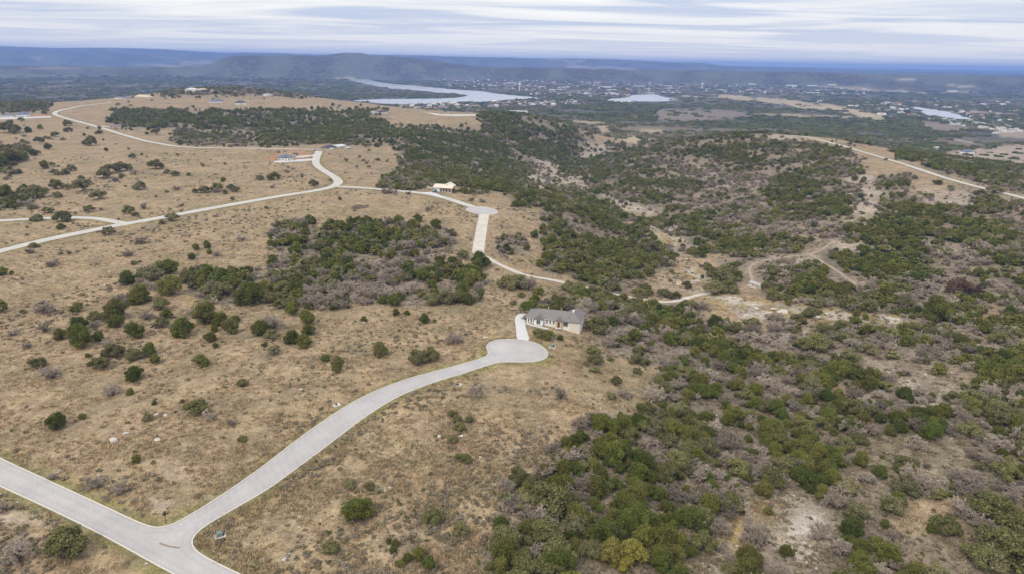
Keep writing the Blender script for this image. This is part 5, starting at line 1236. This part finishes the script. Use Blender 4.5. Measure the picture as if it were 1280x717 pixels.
DIST = [('on the near lake shore', [(470, 132), (560, 131), (640, 127), (720, 126), (735, 131), (640, 134), (520, 137)], .13), ('across the lake from the wooded point', [(545, 99), (640, 97), (660, 112), (590, 112), (545, 106)], .14), ('in the middle of town beyond the lake', [(640, 98), (800, 98), (860, 104), (860, 117), (760, 122), (660, 119)], .38),
        ('in the far right end of town', [(860, 100), (1000, 102), (1090, 112), (1080, 120), (960, 118), (870, 114)], .22), ('round the big tan field', [(1000, 127), (1120, 128), (1150, 146), (1110, 150), (1060, 133)], .06), ('on the wooded plain at right', [(1150, 128), (1275, 124), (1275, 158), (1180, 140)], .07)]
allp = []
for i, (where, poly, wgt) in enumerate(DIST):
    P, uv = spots(850, [(poly, wgt)], 40 + i); allp += [(p, where) for p in P]
rt = np.random.default_rng(8); rt.shuffle(DIST)
order = sorted(range(len(allp)), key=lambda i: float(np.hypot(*allp[i][0][:2]))); pick = set(order[:90]) | set(order[90::5]); pick = set(sorted(pick, key=lambda i: float(np.hypot(*allp[i][0][:2])))[:280])
TL = ['white pale roofed house', 'cream grey roofed house', 'white red roofed house', 'wide cream roofed white house', 'tan dark roofed house']
rest_p = []
for i, (p, where) in enumerate(allp):
    k = i % 5
    if i in pick:
        o = link('town_house', TOWN[k], None, (p[0], p[1], p[2])); o.rotation_euler = (0, 0, rt.uniform(0, 3.14)); o.scale = (rt.uniform(.9, 1.5),) * 3
        tag(o, f'tiny {TL[k]} {where}', 'house', f'{TL[k]}s {where}')
    else: rest_p.append(p)
instancer('distant_town', TOWN, np.array(rest_p), rt.uniform(.8, 1.3, len(rest_p)))
for i, (u_, v_, k, lab) in enumerate([(757, 109.6, 2, 'long white store left of the far white row'), (800, 109, 2, 'long white store in the middle of the far white row'), (835, 108.2, 0, 'white store at the right of the far white row'), (850, 109, 1, 'cream store right of the far white row'), (705, 110, 0, 'white warehouse above the lake end in town'), (690, 116, 1, 'cream warehouse nearest the lake end'), (765, 113.6, 0, 'white warehouse right of the town centre'),
    (735, 118, 1, 'cream warehouse left of the small lake'), (990, 107.5, 2, 'long white store in the far right town'), (1015, 108, 2, 'second long white store in the far right town'), (1040, 106.5, 0, 'white store at the right end of the far row'), (940, 105.8, 0, 'white store left in the far right town'), (1016, 117.3, 2, 'big white warehouse below the far right town'), (903, 113.6, 0, 'white warehouse right of the right water tower'), (858, 121.6, 1, 'cream warehouse right of the small lake'), (872, 122.8, 1, 'pale warehouse at the left tip of the tan field'), (640, 104.5, 2, 'long white store left of the lakeside water tower'), (615, 107.8, 0, 'white store on the far lake shore'), (648, 141.2, 0, 'white flat warehouse this side of the lake'), (1113, 139.5, 1, 'cream store above the green field'), (1190, 114.5, 0, 'white store far out on the right plain')]):
    p = at1(u_, v_); o = link('warehouse', STORE[k], None, tuple(p)); o.rotation_euler = (0, 0, .15 * ((i * 7) % 5 - 2)); tag(o, lab, 'warehouse', 'pale warehouses in the distant town')
CARA = [('right of the narrow right-hand water', [(1146, 143), (1180, 148), (1216, 151), (1235, 158), (1200, 158), (1165, 152), (1148, 148)], .5), ('at the right end of the caravan park', [(1205, 149), (1262, 155), (1278, 166), (1240, 168), (1222, 160)], .5)]
for i, (where, poly, wgt) in enumerate(CARA):
    P, uv = spots(150, [(poly, wgt)], 70 + i)
    for j, p in enumerate(P):
        o = link('caravan', TRAILER[j % 3], None, tuple(p)); o.rotation_euler = (0, 0, .4 + (j % 2) * 1.57 + rt.uniform(-.1, .1)); o.scale = (1.2,) * 3
        tag(o, f'{["small white", "cream sided", "long white"][j % 3]} caravan {where}', 'caravan', f'{["small white", "cream sided", "long white"][j % 3]} caravans {where}')
# ------------------------------------------------------------------ haze
hz_top, hz_bot, hz_half = float(GZ.max()) + 6, float(GZ.min()) - 1.0, 34000.0
hb = MB().box(-hz_half, hz_half, -hz_half, hz_half, hz_bot, hz_top)
m_haze = bpy.data.materials.new('haze'); m_haze.use_nodes = True
hn = m_haze.node_tree.nodes; hn.remove(hn['Principled BSDF'])
pv = hn.new('ShaderNodeVolumePrincipled')
pv.inputs['Color'].default_value = (.26, .43, .88, 1); pv.inputs['Density'].default_value = 7.8e-5; pv.inputs['Anisotropy'].default_value = 0.0
m_haze.node_tree.links.new(pv.outputs[0], hn['Material Output'].inputs['Volume'])
tag(hb.build('haze', m_haze), kind='stuff')
